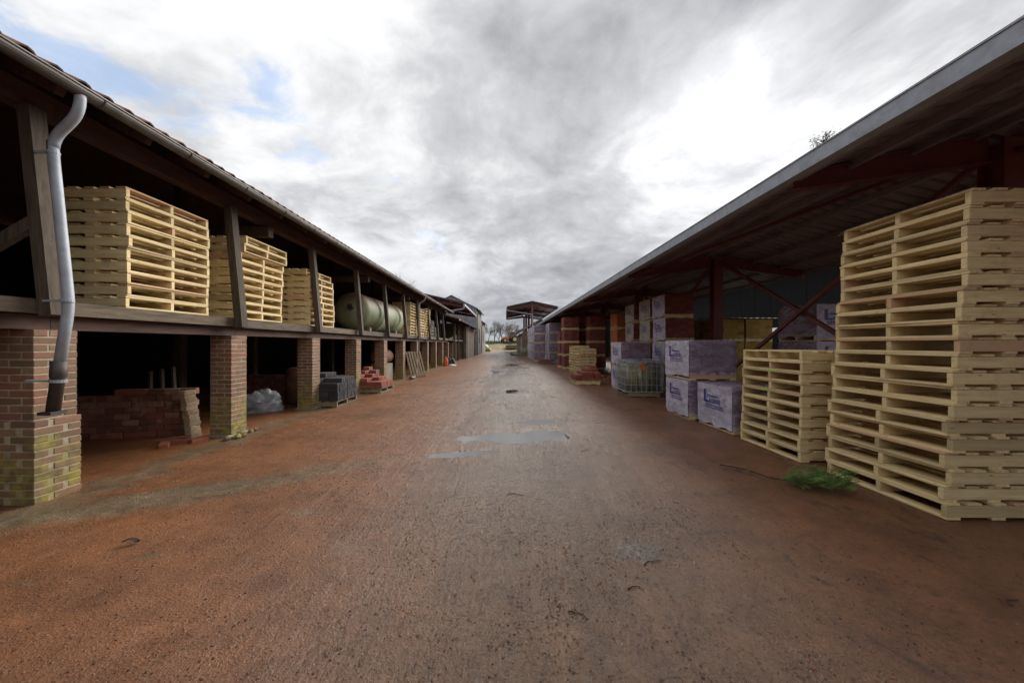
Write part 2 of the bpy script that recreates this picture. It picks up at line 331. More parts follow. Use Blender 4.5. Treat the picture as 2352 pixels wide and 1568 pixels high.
    core = g.ramp(xc, [(0.15, 1), (0.75, 0)], 'EASE')
    wet = g.math('ADD', wet, g.math('MULTIPLY', core, g.ramp(g.noise(g.vec('World', (2.0, 0.5, 1), loc=(6, 1, 2)), 2.2, 7, 0.7), [(0.42, 0), (0.55, 0.45)])))
    wet = g.math('ADD', g.math('ADD', wet, g.math('MULTIPLY', damp, 0.4)), g.ramp(g.math('MULTIPLY', z, -20.0), [(0.25, 0), (0.7, 0.45)]))
    rough = g.ramp(wet, [(0.0, 0.42), (0.22, 0.27), (0.5, 0.12)])
    c = g.mix(g.ramp(wet, [(0.1, 0), (0.5, 0.30)]), c, (0.07, 0.042, 0.03))
    st = g.vor(g.vec('World', (1, 1, 0.3)), 38)
    hgt = g.math('ADD', g.math('MULTIPLY', fine, g.math('MULTIPLY_ADD', lane, 0.9, 0.5)), g.math('ADD', g.math('ADD', g.math('MULTIPLY', mid, 1.6), g.math('MULTIPLY', tyre, 0.8)), g.math('MULTIPLY', g.noise(g.vec('World', loc=(3, 3, 3)), 75, 4, 0.65), 0.75)))
    return g.done(c, rough, g.bump(hgt, 0.7, 0.018), spec=0.55)
M['ground'] = mat_ground()
def mat_mound():
    g = G('rutted_earth')
    n = g.noise(g.vec('World', (0.8, 0.25, 1)), 1.2, 6, 0.65); n2 = g.noise(g.vec('World'), 0.25, 3)
    c = g.ramp(n, [(0.3, (0.13, 0.10, 0.045)), (0.6, (0.26, 0.20, 0.10))])
    x, y, z = g.sep()
    c = g.mix(g.ramp(g.math('ADD', z, g.math('MULTIPLY', n2, 0.6)), [(1.25, 0), (1.7, 0.8)]), c, (0.10, 0.115, 0.04))
    return g.done(c, 0.8, g.bump(n, 0.6, 0.1))
M['mound'] = mat_mound()

# ------------------------------------------------------------------ mesh helpers
ORG = {}
def org(p): return ORG[p.name] if p is not None else Vector((0, 0, 0))
class MB:
    def __init__(s): s.v = []; s.f = []; s.smooth = False
    def hexa(s, p):
        b = len(s.v); s.v += [Vector(q) for q in p]
        s.f += [tuple(b + i for i in q) for q in ((0, 3, 2, 1), (4, 5, 6, 7), (0, 1, 5, 4), (1, 2, 6, 5), (2, 3, 7, 6), (3, 0, 4, 7))]
        return s
    def box(s, a, b):
        (x0, y0, z0), (x1, y1, z1) = a, b
        return s.hexa([(x0, y0, z0), (x1, y0, z0), (x1, y1, z0), (x0, y1, z0), (x0, y0, z1), (x1, y0, z1), (x1, y1, z1), (x0, y1, z1)])
    def cbox(s, c, size, rot=None):
        c = Vector(c); h = Vector(size) / 2
        pts = [Vector((sx * h.x, sy * h.y, sz * h.z)) for sz in (-1, 1) for sx, sy in ((-1, -1), (1, -1), (1, 1), (-1, 1))]
        if rot is not None:
            m = Euler(rot).to_matrix() if not isinstance(rot, Matrix) else rot
            pts = [m @ p for p in pts]
        return s.hexa([c + p for p in pts])
    def bar(s, p0, p1, w, h, up=(0, 0, 1), w1=None, h1=None):
        p0, p1 = Vector(p0), Vector(p1); d = (p1 - p0).normalized(); u = Vector(up)
        r = d.cross(u).normalized(); u = r.cross(d)
        w1 = w if w1 is None else w1; h1 = h if h1 is None else h1
        A = [p0 + r * a * w / 2 + u * b * h / 2 for a, b in ((-1, -1), (1, -1), (1, 1), (-1, 1))]
        B = [p1 + r * a * w1 / 2 + u * b * h1 / 2 for a, b in ((-1, -1), (1, -1), (1, 1), (-1, 1))]
        return s.hexa(A + B)
    def path(s, pts, rad, n=10, caps=True):
        pts = [Vector(p) for p in pts]; b0 = len(s.v); k = len(pts)
        if isinstance(rad, (int, float)): rad = [rad] * k
        ref = None
        for i, p in enumerate(pts):
            d = (pts[min(i + 1, k - 1)] - pts[max(i - 1, 0)]).normalized()
            if ref is None: ref = d.orthogonal().normalized()
            ref = (ref - d * ref.dot(d)).normalized(); bi = d.cross(ref)
            for j in range(n):
                t = 2 * math.pi * j / n
                s.v.append(p + (ref * math.cos(t) + bi * math.sin(t)) * rad[i])
        for i in range(k - 1):
            for j in range(n):
                a = b0 + i * n + j; c = b0 + i * n + (j + 1) % n
                s.f.append((a, c, c + n, a + n))
        if caps:
            s.f.append(tuple(b0 + j for j in range(n - 1, -1, -1))); s.f.append(tuple(b0 + (k - 1) * n + j for j in range(n)))
        return s
    def quad(s, p):
        b = len(s.v); s.v += [Vector(q) for q in p]; s.f.append(tuple(range(b, b + len(p)))); return s
    def mesh(s, name, off=Vector((0, 0, 0))):
        me = bpy.data.meshes.new(name)
        me.from_pydata([tuple(v - off) for v in s.v], [], s.f)
        if s.smooth: me.polygons.foreach_set('use_smooth', [True] * len(me.polygons))
        me.update(); return me
    def build(s, name, mat, parent=None, at=None):
        """world coordinates in; origin at the parent's (or at)"""
        o0 = Vector(at) if at is not None else org(parent)
        me = s.mesh(name, o0); me.materials.append(M[mat] if isinstance(mat, str) else mat)
        o = bpy.data.objects.new(name, me); COL.objects.link(o)
        if parent is not None: o.parent = parent
        o.location = o0 - org(parent); ORG[o.name] = o0
        return o
def thing(name, loc, label, cat, group=None, rz=0.0):
    o = bpy.data.objects.new(name, None); COL.objects.link(o); o.empty_display_size = 0.2
    o.location = loc; o.rotation_euler = (0, 0, rz); ORG[o.name] = Vector(loc)
    return tag(o, label, cat, group)
def tag(o, label, cat, group=None):
    o['label'] = label; o['category'] = cat
    if group: o['group'] = group
    return o
def struct(o): o['kind'] = 'structure'; return o
def inst(name, me, parent, loc, rot=(0, 0, 0), scale=None):
    """instance of shared mesh, loc in the parent's local space"""
    o = bpy.data.objects.new(name, me); COL.objects.link(o)
    if parent is not None: o.parent = parent
    o.location = loc; o.rotation_euler = rot
    if scale is not None: o.scale = scale
    return o
def J(a): return random.uniform(-a, a)
def shared(mb, name, mat):
    me = mb.mesh(name); me.materials.append(M[mat]); return me
def chamfered(size, c=0.004):
    bm = bmesh.new(); bmesh.ops.create_cube(bm, size=1)
    for v in bm.verts: v.co = Vector((v.co.x * size[0], v.co.y * size[1], v.co.z * size[2]))
    bmesh.ops.bevel(bm, geom=bm.edges[:], offset=c, segments=1, affect='EDGES')
    me = bpy.data.meshes.new('piece'); bm.to_mesh(me); bm.free(); return me
ORD = ['bottom', 'second', 'third', 'fourth', 'fifth', 'sixth', 'seventh', 'eighth', 'ninth', 'tenth', 'eleventh', 'twelfth', 'thirteenth', 'fourteenth', 'fifteenth', 'sixteenth', 'seventeenth', 'eighteenth', 'nineteenth', 'twentieth']
def ordn(i, n): return 'topmost' if i == n - 1 else ('lowest' if i == 0 else ORD[i] + ' from the bottom')

# ------------------------------------------------------------------ ground
PUDDLES = [(0.30, 5.95, 0.70, 0.42, 0.25), (0.50, 6.95, 0.34, 0.22, 0), (-0.55, 4.95, 0.50, 0.09, 0.25), (0.15, 11.5, 0.5, 0.5, 0), (-0.25, 19, 0.5, 1.2, 0), (0.3, 26, 0.5, 1.6, 0)]
def pud(x, y):
    h = 0
    for cx, cy, rx, ry, a in PUDDLES:
        dx, dy = x - cx, y - cy
        if abs(dx) > 2.5 * rx + 1.5 or abs(dy) > 2.5 * ry + 1.5: continue
        u = dx * math.cos(a) + dy * math.sin(a); w = -dx * math.sin(a) + dy * math.cos(a)
        h += math.exp(-((u / rx) ** 2 + (w / ry) ** 2))
    return h
def ground_h(x, y):
    n = mnoise.noise(Vector((x * 0.8, y * 0.8, 0.3))) * 0.010 + mnoise.noise(Vector((x * 2.9, y * 2.9, 4.0))) * 0.006
    fine = mnoise.noise(Vector((x * 9, y * 9, 1.0))) * 0.0035 + mnoise.noise(Vector((x * 23, y * 23, 8.0))) * 0.002
    rut = -0.012 * (math.exp(-((x - 0.95) / 0.3) ** 2) + math.exp(-((x + 0.75) / 0.3) ** 2))
    if y > 60: return 0.0
    return n + fine + rut - 0.042 * min(1.2, pud(x, y)) * (1 + 0.6 * mnoise.noise(Vector((x * 2.4, y * 2.4, 9.5))))
def build_ground():
    def axis(fine0, fine1, step, grow, lo, hi):
        a = []; x = fine0
        while x <= fine1: a.append(x); x += step
        s = step; x = fine1
        while x < hi: s *= grow; x += s; a.append(min(x, hi))
        s = step; x = fine0
        while x > lo: s *= grow; x -= s; a.insert(0, max(x, lo))
        return a
    xs = axis(-4.2, 4.2, 0.04, 1.12, -900, 900); ys = axis(1.2, 7.5, 0.035, 1.035, -300, 1500)
    v = []
    for y in ys:
        for x in xs:
            z = ground_h(x, y) if (abs(x) < 9 and 0 < y < 60) else 0.0
            v.append((x, y, z))
    nx = len(xs)
    f = [(j * nx + i, j * nx + i + 1, (j + 1) * nx + i + 1, (j + 1) * nx + i) for j in range(len(ys) - 1) for i in range(nx - 1)]
    me = bpy.data.meshes.new('ground'); me.from_pydata(v, [], f); me.polygons.foreach_set('use_smooth', [True] * len(f)); me.materials.append(M['ground'])
    o = bpy.data.objects.new('ground', me); COL.objects.link(o); struct(o)
    for cx, cy, rx, ry, a in PUDDLES:
        m = MB(); n = 28
        m.quad([(cx + 1.7 * (rx * math.cos(t) * math.cos(a) - ry * math.sin(t) * math.sin(a)), cy + 1.7 * (rx * math.cos(t) * math.sin(a) + ry * math.sin(t) * math.cos(a)), 0) for t in [2 * math.pi * k / n for k in range(n)]])
        zw = min(ground_h(p.x, p.y) for p in m.v) - 0.002
        for p in m.v: p.z = zw
        struct(m.build('puddle', 'water'))
build_ground()

# ------------------------------------------------------------------ shared pieces
PH = 0.1405                                     # pallet height
PX, PY = 0.87, 1.15                             # along the stringers, along the boards
ME_STR = chamfered((PX, 0.045, 0.094), 0.003); ME_STR.materials.append(M['pine'])
ME_BRD = chamfered((PY, 0.115, 0.0215), 0.002); ME_BRD.materials.append(M['pine'])
TOPX = [-0.3775, -0.19, 0.0, 0.19, 0.3775]; BOTX = [-0.3775, 0.0, 0.3775]
def pallet_joined(mat, name):
    m = MB()
    for y in (-0.5525, 0, 0.5525): m.cbox((0, y, 0.0215 + 0.047), (PX, 0.045, 0.094))
    for x in TOPX: m.cbox((x, 0, PH - 0.0108), (0.115, PY, 0.0215))
    for x in BOTX: m.cbox((x, 0, 0.0108), (0.115, PY, 0.0215))
    return shared(m, name, mat)
ME_PAL = pallet_joined('pine', 'pallet'); ME_PAL_OLD = pallet_joined('old_pallet', 'pallet_old')
def pallet(loc, rz, label, group, detail=True, old=False, name='pallet'):
    if not detail:
        o = inst(name, ME_PAL_OLD if old else ME_PAL, None, loc, (0, 0, rz)); ORG[o.name] = Vector(loc); return tag(o, label, 'pallet', group)
    t = thing(name, loc, label, 'pallet', group, rz)
    for y in (-0.5525, 0, 0.5525): inst('stringer', ME_STR, t, (J(0.006), y + J(0.003), 0.0215 + 0.047), (0, 0, J(0.004)))
    for x in TOPX: inst('deck_board', ME_BRD, t, (x + J(0.006), J(0.006), PH - 0.0108), (0, 0, R(90) + J(0.006)))
    for x in BOTX: inst('bottom_board', ME_BRD, t, (x + J(0.004), J(0.006), 0.0108), (0, 0, R(90) + J(0.005)))
    return t
def pallet_stack(x0, y0, z0, n, desc, group, side, detail=True, lean=(0.0, 0.0), jit=0.012, shifts=None):
    """x0: the X of the face towards the lane, y0: near edge; side=+1 stack extends to +X, -1 to -X"""
    for i in range(n):
        dx = J(jit) + lean[0] * i / max(1, n - 1); dy = J(jit) + lean[1] * i / max(1, n - 1)
        if shifts and i in shifts: dx += shifts[i][0]; dy += shifts[i][1]
        pallet((x0 + side * PX / 2 + dx, y0 + PY / 2 + dy, z0 + i * (PH + 0.0006)), J(0.010), f'pale pine pallet, {ordn(i, n)} of the {desc}', group, detail)

BL, BW, BH = 0.225, 0.108, 0.060
def brickmesh(mat, size=(BL, BW, BH), c=0.005):
    me = chamfered(size, c); me.materials.append(M[mat]); return me

# ------------------------------------------------------------------ left shed (two storeys of storage bays)
PIT = 2.42; P0 = 3.35 + 0.1725                  # pillar pitch, centre of the first visible pillar
XF = -4.42                                      # lane face of the pillars
FLZ = 1.92
KMIN, KMAX = -4, 12
Y_A, Y_B = P0 + KMIN * PIT - 0.3, 27.2
shed = thing('storage_shed', (-6.5, 10, 0), 'long two-storey timber shed on brick pillars with tiled roof and gutter', 'shed')
ME_PB = brickmesh('pillar_brick')
NC = 23; CH = 0.0713
for k in range(-1, KMAX + 1):
    yc = P0 + k * PIT; xc = XF - 0.1725; s = 0.1725
    near = 0 <= k <= 6
    tilt = J(0.012)
    core = MB().box((xc - s + 0.005, yc - s + 0.005, -0.05), (xc + s - 0.005, yc + s - 0.005, NC * CH - 0.004))
    if k == 0: core.box((xc - s + 0.012, yc - s - 0.025, -0.05), (xc + s + 0.040, yc + s - 0.01, 11 * CH - 0.012))
    pil = core.build('brick_pillar', 'mortar', shed, at=(xc, yc, 0))
    joined = MB()
    for c in range(NC):
        mir = 1 if c % 2 else -1
        z = c * CH + 0.036
        ex = 0.045 if (k == 0 and c < 11) else 0.0
        ey = -0.03 if (k == 0 and c < 11) else 0.0
        for (bx, by, r) in ((-s + BL / 2, -s + BW / 2, 0), (s - BW / 2, -s + BL / 2, 1), (s - BL / 2, s - BW / 2, 0), (-s + BW / 2, s - BL / 2, 1)):
            X, Y = bx * mir + (ex if bx * mir > -0.02 else 0) + J(0.002), by + (ey if by < 0.02 else 0) + J(0.002)
            if near:
                inst('brick', ME_PB, pil, (X, Y, z + J(0.0015)), (0, J(0.008), R(90) * r + J(0.012)))
            else:
                joined.cbox((xc + X, yc + Y, z), (BW, BL, BH) if r else (BL, BW, BH))
    if not near:
        o = joined.build('brickwork', 'pillar_brick', pil); o['kind'] = 'stuff'
    if k in (1, 2, 3):
        m = MB(); m.box((xc - 0.20, yc - 0.195, -0.05), (xc + 0.195, yc + 0.195, 0.035)); m.build('footing', 'concrete', pil)
# lintels, floor planks, edge planks, posts, eave beams
for k in range(KMIN, KMAX - 2):
    ya, yb = P0 + k * PIT, P0 + (k + 1) * PIT
    MB().box((XF - 0.28, ya + 0.002, NC * CH), (XF - 0.06, yb - 0.002, 1.775)).build('lintel', 'beam', shed)
    dz = J(0.012); m = MB(); m.bar((XF + 0.03, ya + 0.004, 1.845 + dz), (XF + 0.03 + J(0.015), yb - 0.004, 1.842 + J(0.012)), 0.05, 0.135); m.build('edge_plank', 'plank', shed)
    MB().bar((-4.52, ya + 0.002, 3.81), (-4.52, yb - 0.002, 3.81), 0.15, 0.21).build('eave_beam', 'beam', shed)
yy = Y_A; 
ME_FB = MB().cbox((0, 0, 0), (5.6, 0.195, 0.035)); ME_FB = shared(ME_FB, 'floor_plank', 'floorboard')
while yy < Y_B - 0.2:
    inst('floor_plank', ME_FB, shed, Vector((XF - 2.80 + J(0.03), yy + 0.1, 1.901 - 0.0 + J(0.002))) - ORG[shed.name]); yy += 0.2
for k in range(KMIN, KMAX - 2):
    yc = P0 + k * PIT
    m = MB(); m.bar((XF + 0.15 + J(0.01), yc - 0.17 + J(0.02), 1.70 + 0.07), (XF - 0.02, yc - 0.17 + J(0.02), 3.703), 0.125 + J(0.01), 0.12, up=(1, 0, 0)); m.build('post', 'post', shed)
    MB().bar((-7.6, yc, 0.0), (-7.6, yc, 1.88), 0.17, 0.17, up=(1, 0, 0)).build('inner_post', 'post', shed)
    MB().bar((-7.6, yc, 1.925), (-7.6, yc, 5.35), 0.17, 0.17, up=(1, 0, 0)).build('inner_post', 'post', shed)
    if k == 0: m = MB(); m.bar((-4.38, yc - 0.17, 2.66), (-5.60, yc - 0.17, 1.95), 0.06, 0.11); m.build('raking_strut', 'post', shed)
    if k % 2: m = MB(); m.box((-10.4, yc + 0.70, 3.50), (-4.40, yc + 0.84, 3.68)); m.build('tie_beam', 'beam', shed)
SL = math.tan(R(27))
def roofz(x): return 3.805 + (-3.98 - x) * SL
for k in range(46):
    y = Y_A + 0.1 + k * 0.8
    if y > Y_B: break
    m = MB(); m.bar((-4.02, y, roofz(-4.02) - 0.02), (-7.55, y, roofz(-7.55) - 0.02), 0.07, 0.12); m.build('rafter', 'beam', shed)
rf = MB().hexa([(-3.96, Y_A, roofz(-3.96) + 0.045), (-3.96, Y_B, roofz(-3.96) + 0.045), (-7.6, Y_B, roofz(-7.6) + 0.045), (-7.6, Y_A, roofz(-7.6) + 0.045),
                (-3.96, Y_A, roofz(-3.96) + 0.075), (-3.96, Y_B, roofz(-3.96) + 0.075), (-7.6, Y_B, roofz(-7.6) + 0.075), (-7.6, Y_A, roofz(-7.6) + 0.075)])
zr = roofz(-7.6)
rf.hexa([(-7.6, Y_A, zr + 0.045), (-7.6, Y_B, zr + 0.045), (-11, Y_B, zr - 1.7), (-11, Y_A, zr - 1.7), (-7.6, Y_A, zr + 0.075), (-7.6, Y_B, zr + 0.075), (-11, Y_B, zr - 1.67), (-11, Y_A, zr - 1.67)])
roof = rf.build('roof', 'rooftile', shed, at=(-7.6, 10, zr))
tm = MB(); nseg = 6
prof = [(0.0, 0.0), (0.03, 0.012), (0.065, 0.036), (0.10, 0.046), (0.14, 0.036), (0.17, 0.014), (0.205, 0.0)]
for j in range(len(prof) - 1):
    (a, za), (b, zb) = prof[j], prof[j + 1]
    tm.hexa([(0, a, za), (0, b, zb), (-0.36, b, zb), (-0.36, a, za), (0, a, za + 0.014), (0, b, zb + 0.014), (-0.36, b, zb + 0.014), (-0.36, a, za + 0.014)])
ME_TILE = shared(tm, 'tile', 'rooftile')
ntile = 0; y = -1.0
while y < Y_B - 0.2:
    for row in range(1 if y > 14 else 2):
        x = -3.90 - row * 0.31
        inst('roof_tile', ME_TILE, roof, Vector((x + J(0.008), y, roofz(x) + 0.098 + row * 0.0)) - ORG[roof.name], (J(0.02), R(27) + J(0.012) - 0.03, J(0.01)))
    y += 0.2
# rest of the tiles, joined
tj = MB(); y = -1.0
while y < Y_B - 0.2:
    for row in range(2, 11):
        x = -3.90 - row * 0.31; z = roofz(x) + 0.09
        tj.quad([(x, y, z), (x, y + 0.10, z + 0.045), (x - 0.33, y + 0.10, z + 0.045 + 0.33 * SL), (x - 0.33, y, z + 0.33 * SL)])
        tj.quad([(x, y + 0.10, z + 0.045), (x, y + 0.2, z), (x - 0.33, y + 0.2, z + 0.33 * SL), (x - 0.33, y + 0.10, z + 0.045 + 0.33 * SL)])
    y += 0.2
o = tj.build('upper_tiles', 'rooftile', roof); o['kind'] = 'stuff'
# gutter
def gutter(x, z, ya, yb, r, name, mat, parent, th=0.006, n=9):
    m = MB(); ring = []
    for k in range(n + 1):
        t = math.pi + math.pi * k / n; ring.append((math.cos(t), math.sin(t)))
    for y in (ya, yb):
        for rr in (r, r - th):
            for c, s_ in ring: m.v.append(Vector((x + c * rr, y, z + s_ * rr)))
    q = n + 1
    for k in range(n):
        m.f += [(k, k + 1, 2 * q + k + 1, 2 * q + k), (q + k, 3 * q + k, 3 * q + k + 1, q + k + 1), (k, q + k, q + k + 1, k + 1), (2 * q + k, 2 * q + k + 1, 3 * q + k + 1, 3 * q + k)]
    m.f += [(0, 2 * q, 3 * q, q), (n, q + n, 3 * q + n, 2 * q + n)]
    m.path([(x + r, ya, z + 0.004), (x + r, yb, z + 0.004)], 0.010, 6)
    return m.build(name, mat, parent)
GX, GZ = -3.92, 3.845
gut = gutter(GX, GZ, Y_A, Y_B - 0.5, 0.068, 'gutter', 'zinc_old', shed)
y = 0.6
while y < Y_B - 1:
    m = MB()
    m.path([(GX + 0.072 * math.cos(math.pi + math.pi * k / 8), y, GZ + 0.072 * math.sin(math.pi + math.pi * k / 8)) for k in range(9)], 0.006, 5)
    m.build('gutter_bracket', 'zinc_old', gut); y += 0.95
def arc(pts, n=5):
    """rounded polyline"""
    pts = [Vector(p) for p in pts]; out = [pts[0]]
    for i in range(1, len(pts) - 1):
        a, b, c = pts[i - 1], pts[i], pts[i + 1]
        d = min((a - b).length, (c - b).length, 0.16) * 0.8
        p, q = b + (a - b).normalized() * d, b + (c - b).normalized() * d
        for t in range(n + 1):
            t /= n; out.append(p * (1 - t) ** 2 + b * 2 * t * (1 - t) + q * t * t)
    return out + [pts[-1]]
for (yp, low) in ((3.30, 0.86), (17.5, 0.75)):
    m = MB(); m.smooth = True
    m.path(arc([(GX, yp, GZ - 0.04), (GX - 0.005, yp, GZ - 0.22), (GX - 0.28, yp + 0.02, 3.40), (GX - 0.275, yp + 0.02, 3.25), (GX - 0.14, yp + 0.03, 1.86), (GX - 0.20, yp, 1.26)] if yp < 5 else [(GX, yp, GZ - 0.04), (GX - 0.01, yp, GZ - 0.2), (GX - 0.30, yp, 3.5), (GX - 0.30, yp, low)]), 0.040, 16)
    dp = m.build('downpipe', 'galv', shed, at=(GX - 0.1, yp, 1.0))
    for z in ((3.27, 1.90) if yp < 5 else (2.9, 1.9)):
        xx = (GX - 0.277 if z > 3 else GX - 0.143) if yp < 5 else GX - 0.30
        m = MB(); m.path([(xx, yp + 0.02, z - 0.012), (xx, yp + 0.02, z + 0.012)], 0.046, 14); m.box((xx - 0.20, yp - 0.006, z - 0.01), (xx - 0.04, yp + 0.014, z + 0.01)); m.build('pipe_clamp', 'galv', dp)
    if yp < 5:
        m = MB(); m.smooth = True
        m.path([(GX - 0.193, yp, 1.34), (GX - 0.205, yp, 1.20), (GX - 0.206, yp, 1.19), (GX - 0.255, yp, 0.86)], [0.056, 0.056, 0.047, 0.047], 16)
        m.build('cast_iron_pipe', 'cast_iron', dp)
        m = MB(); m.path([(GX - 0.205, yp, 1.175), (GX - 0.208, yp, 1.15)], 0.058, 16); m.box((GX - 0.5, yp - 0.01, 1.15), (GX - 0.2, yp + 0.01, 1.17)); m.build('pipe_clamp', 'galv', dp)
        m = MB(); m.cbox((GX - 0.258, yp, 0.868), (0.125, 0.125, 0.03)); m.build('pipe_collar', 'cast_iron', dp)
# back and end walls
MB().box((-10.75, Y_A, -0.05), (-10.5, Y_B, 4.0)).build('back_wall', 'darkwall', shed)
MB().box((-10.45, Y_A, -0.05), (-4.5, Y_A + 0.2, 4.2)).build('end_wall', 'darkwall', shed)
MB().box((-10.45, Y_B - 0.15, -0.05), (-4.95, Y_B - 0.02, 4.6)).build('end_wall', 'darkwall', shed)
MB().hexa([(-9.8, Y_B - 0.15, 4.61), (-5.3, Y_B - 0.15, 4.61), (-5.3, Y_B - 0.02, 4.61), (-9.8, Y_B - 0.02, 4.61), (-7.7, Y_B - 0.15, 5.75), (-7.5, Y_B - 0.15, 5.75), (-7.5, Y_B - 0.02, 5.75), (-7.7, Y_B - 0.02, 5.75)]).build('gable_boarding', 'darkwall', shed)
# low brick wall stored inside the first bay, in loose courses
ME_OB = brickmesh('old_brick', (0.22, 0.105, 0.095), 0.006)
lw = thing('low_brick_wall', (-6.2, 5.75, 0), 'low dark red wall of loosely coursed bricks in the bay behind the downpipe', 'brick wall')
ang = math.atan2(0.30, 1.5)
for c in range(8):
    for i in range(9):
        if c == 7 and i < 4: continue
        t = -0.95 + i * 0.227 + (0.11 if c % 2 else 0)
        if t > 1.02: continue
        inst('brick', ME_OB, lw, (t * math.cos(ang) + J(0.006), t * math.sin(ang) + J(0.012), 0.0475 + c * 0.0965), (0, J(0.01), ang + J(0.03)))
        
bs = thing('pale_brick_column', (-5.03, 5.78, 0), 'leaning column of pale bricks stacked against the low brick wall', 'brick stack')
ME_PLB = brickmesh('pale_brick', (0.20, 0.10, 0.062), 0.005)
for c in range(12):
    inst('brick', ME_PLB, bs, (-0.01 * c + J(0.008), 0.0, 0.031 + c * 0.0628), (0, 0, R(90) + J(0.15)))
ME_RB = brickmesh('red_brick')
for i, (x, y, rz, lab) in enumerate(((-4.92, 5.42, 0.4, 'red brick lying flat at the foot of the pale brick column'), (-4.72, 5.5, 1.2, 'orange brick lying askew in front of the pale brick column'), (-5.0, 5.25, 2.2, 'chipped red brick out on the clay before the low wall'))):
    o = inst('loose_brick', ME_RB, None, (x, y, 0.028), (J(0.05), J(0.05), rz)); tag(o, lab, 'brick')
for i in range(3):
    m = MB(); m.bar((-6.05 + i * 0.22, 6.10, 0.0), (-6.25 + i * 0.2, 6.3, 1.02 + i * 0.04), 0.04, 0.05, up=(0, 1, 0))
    tag(m.build('leaning_batten', 'floorboard'), 'thin timber batten leaning upright behind the low brick wall', 'batten', 'battens behind the low wall')
rk = random.Random(17)
for i in range(9):
    bm = bmesh.new(); bmesh.ops.create_icosphere(bm, subdivisions=1, radius=0.035 + 0.03 * rk.random())
    for v in bm.verts: v.co *= rk.uniform(0.7, 1.2); v.co.z *= 0.7
    me = bpy.data.meshes.new('chunk'); bm.to_mesh(me); bm.free(); me.materials.append(M['mortar' if i % 2 else 'pillar_brick'])
    o = inst('rubble_chunk', me, None, (-4.36 + rk.uniform(-0.02, 0.16), 5.72 + rk.uniform(-0.2, 0.45), 0.03)); tag(o, 'crumbled chunk of masonry at the foot of the mossy second pillar', 'rubble', 'rubble at the second pillar')
# second low wall, deeper in the next bays
lw2 = thing('low_brick_wall', (-6.6, 9.6, 0), 'dark low brick partition behind the grey tarpaulin', 'brick wall')
for c in range(7):
    for i in range(10):
        inst('brick', ME_OB, lw2, (-1.0 + i * 0.227 + (0.11 if c % 2 else 0) + J(0.004), J(0.01), 0.0475 + c * 0.0965), (0, 0, J(0.03)))

# ------------------------------------------------------------------ things in the left shed
LG = 'pallets stored on the timber floor'
pallet_stack(-4.40, 4.16, FLZ, 10, 'stack behind the near downpipe', LG, -1, True, (0.0, 0.0), 0.010)
pallet_stack(-4.42, 5.92, FLZ, 10, 'stack beside the second timber post', LG, -1, True, (0.02, 0.02), 0.016, {8: (0.03, 0.06), 9: (0.03, 0.08)})
pallet_stack(-4.42, 8.06, FLZ, 9, 'stack next to the green tank', LG, -1, True, (0, 0.02), 0.018, {8: (-0.02, -0.10)})
pallet_stack(-4.44, 16.75, FLZ, 11, 'stack just past the green tank', LG, -1, False, (0, 0), 0.02)
pallet_stack(-4.40, 18.25, FLZ, 10, 'stack beside the far downpipe', LG, -1, False, (0, 0), 0.02)
pallet_stack(-4.40, 19.75, FLZ, 11, 'stack beside the hollow blocks', LG, -1, False, (0, 0), 0.02)
# green tank
tk = thing('storage_tank', (-5.12, 13.9, FLZ), 'faded green horizontal steel tank with rust on the timber floor', 'tank')
m = MB(); m.smooth = True; r = 0.63
pr = [(-2.33, 0.02), (-2.31, 0.22), (-2.24, 0.42), (-2.12, 0.56), (-1.98, r), (-0.6, r), (-0.59, r + 0.006), (-0.55, r + 0.006), (-0.54, r), (0.9, r), (0.91, r + 0.006), (0.95, r + 0.006), (0.96, r), (1.98, r), (2.12, 0.56), (2.24, 0.42), (2.31, 0.22), (2.33, 0.02)]
m.path([(0, a, 0) for a, b in pr], [b for a, b in pr], 40)
me = shared(m, 'tank_body', 'tank_green'); inst('body', me, tk, (0, 0, r + 0.05))
for yy in (-1.5, 1.4):
    m = MB(); m.cbox((0, 0, 0), (0.9, 0.16, 0.14)); inst('saddle', shared(m, 'saddle', 'old_pallet'), tk, (0, yy, 0.0705))
m = MB(); m.path([(0.12, -2.42, 0.1), (0.12, -2.2, 0.1)], 0.10, 16); inst('manhole', shared(m, 'manhole', 'cast_iron'), tk, (0, 0, r + 0.05))
# hollow blocks and dark crates further along the floor
for i, (y, z) in enumerate(((22.0, 0), (22.0, 0.2), (22.45, 0), (22.45, 0.2), (22.0, 0.4))):
    m = MB()
    for a in (-1, 1): m.cbox((0, a * 0.18, 0.1), (0.2, 0.03, 0.198)); m.cbox((0, 0, 0.1 + a * 0.084), (0.2, 0.33, 0.03))
    m.cbox((0, 0, 0.1), (0.2, 0.03, 0.138))
    o = inst('hollow_block', shared(m, 'hollow_block', 'concrete'), None, (-4.6, y, FLZ + z + 0.002)); tag(o, 'pale hollow block in the pile next to the pallets on the floor', 'block', 'hollow blocks on the timber floor')
for i, (y, h) in enumerate(((23.3, 1.1), (24.4, 0.7))):
    m = MB(); m.cbox((0, 0, h / 2), (0.9, 0.9, h))
    for k in range(4): m.cbox((0.46, 0, h * (k + 0.5) / 4), (0.02, 0.94, h / 4 - 0.03))
    o = inst('slatted_crate', shared(m, 'crate', 'floorboard'), None, (-5.2, y, FLZ + 0.003)); tag(o, ('tall' if i == 0 else 'short') + ' dark slatted crate past the hollow blocks', 'crate')
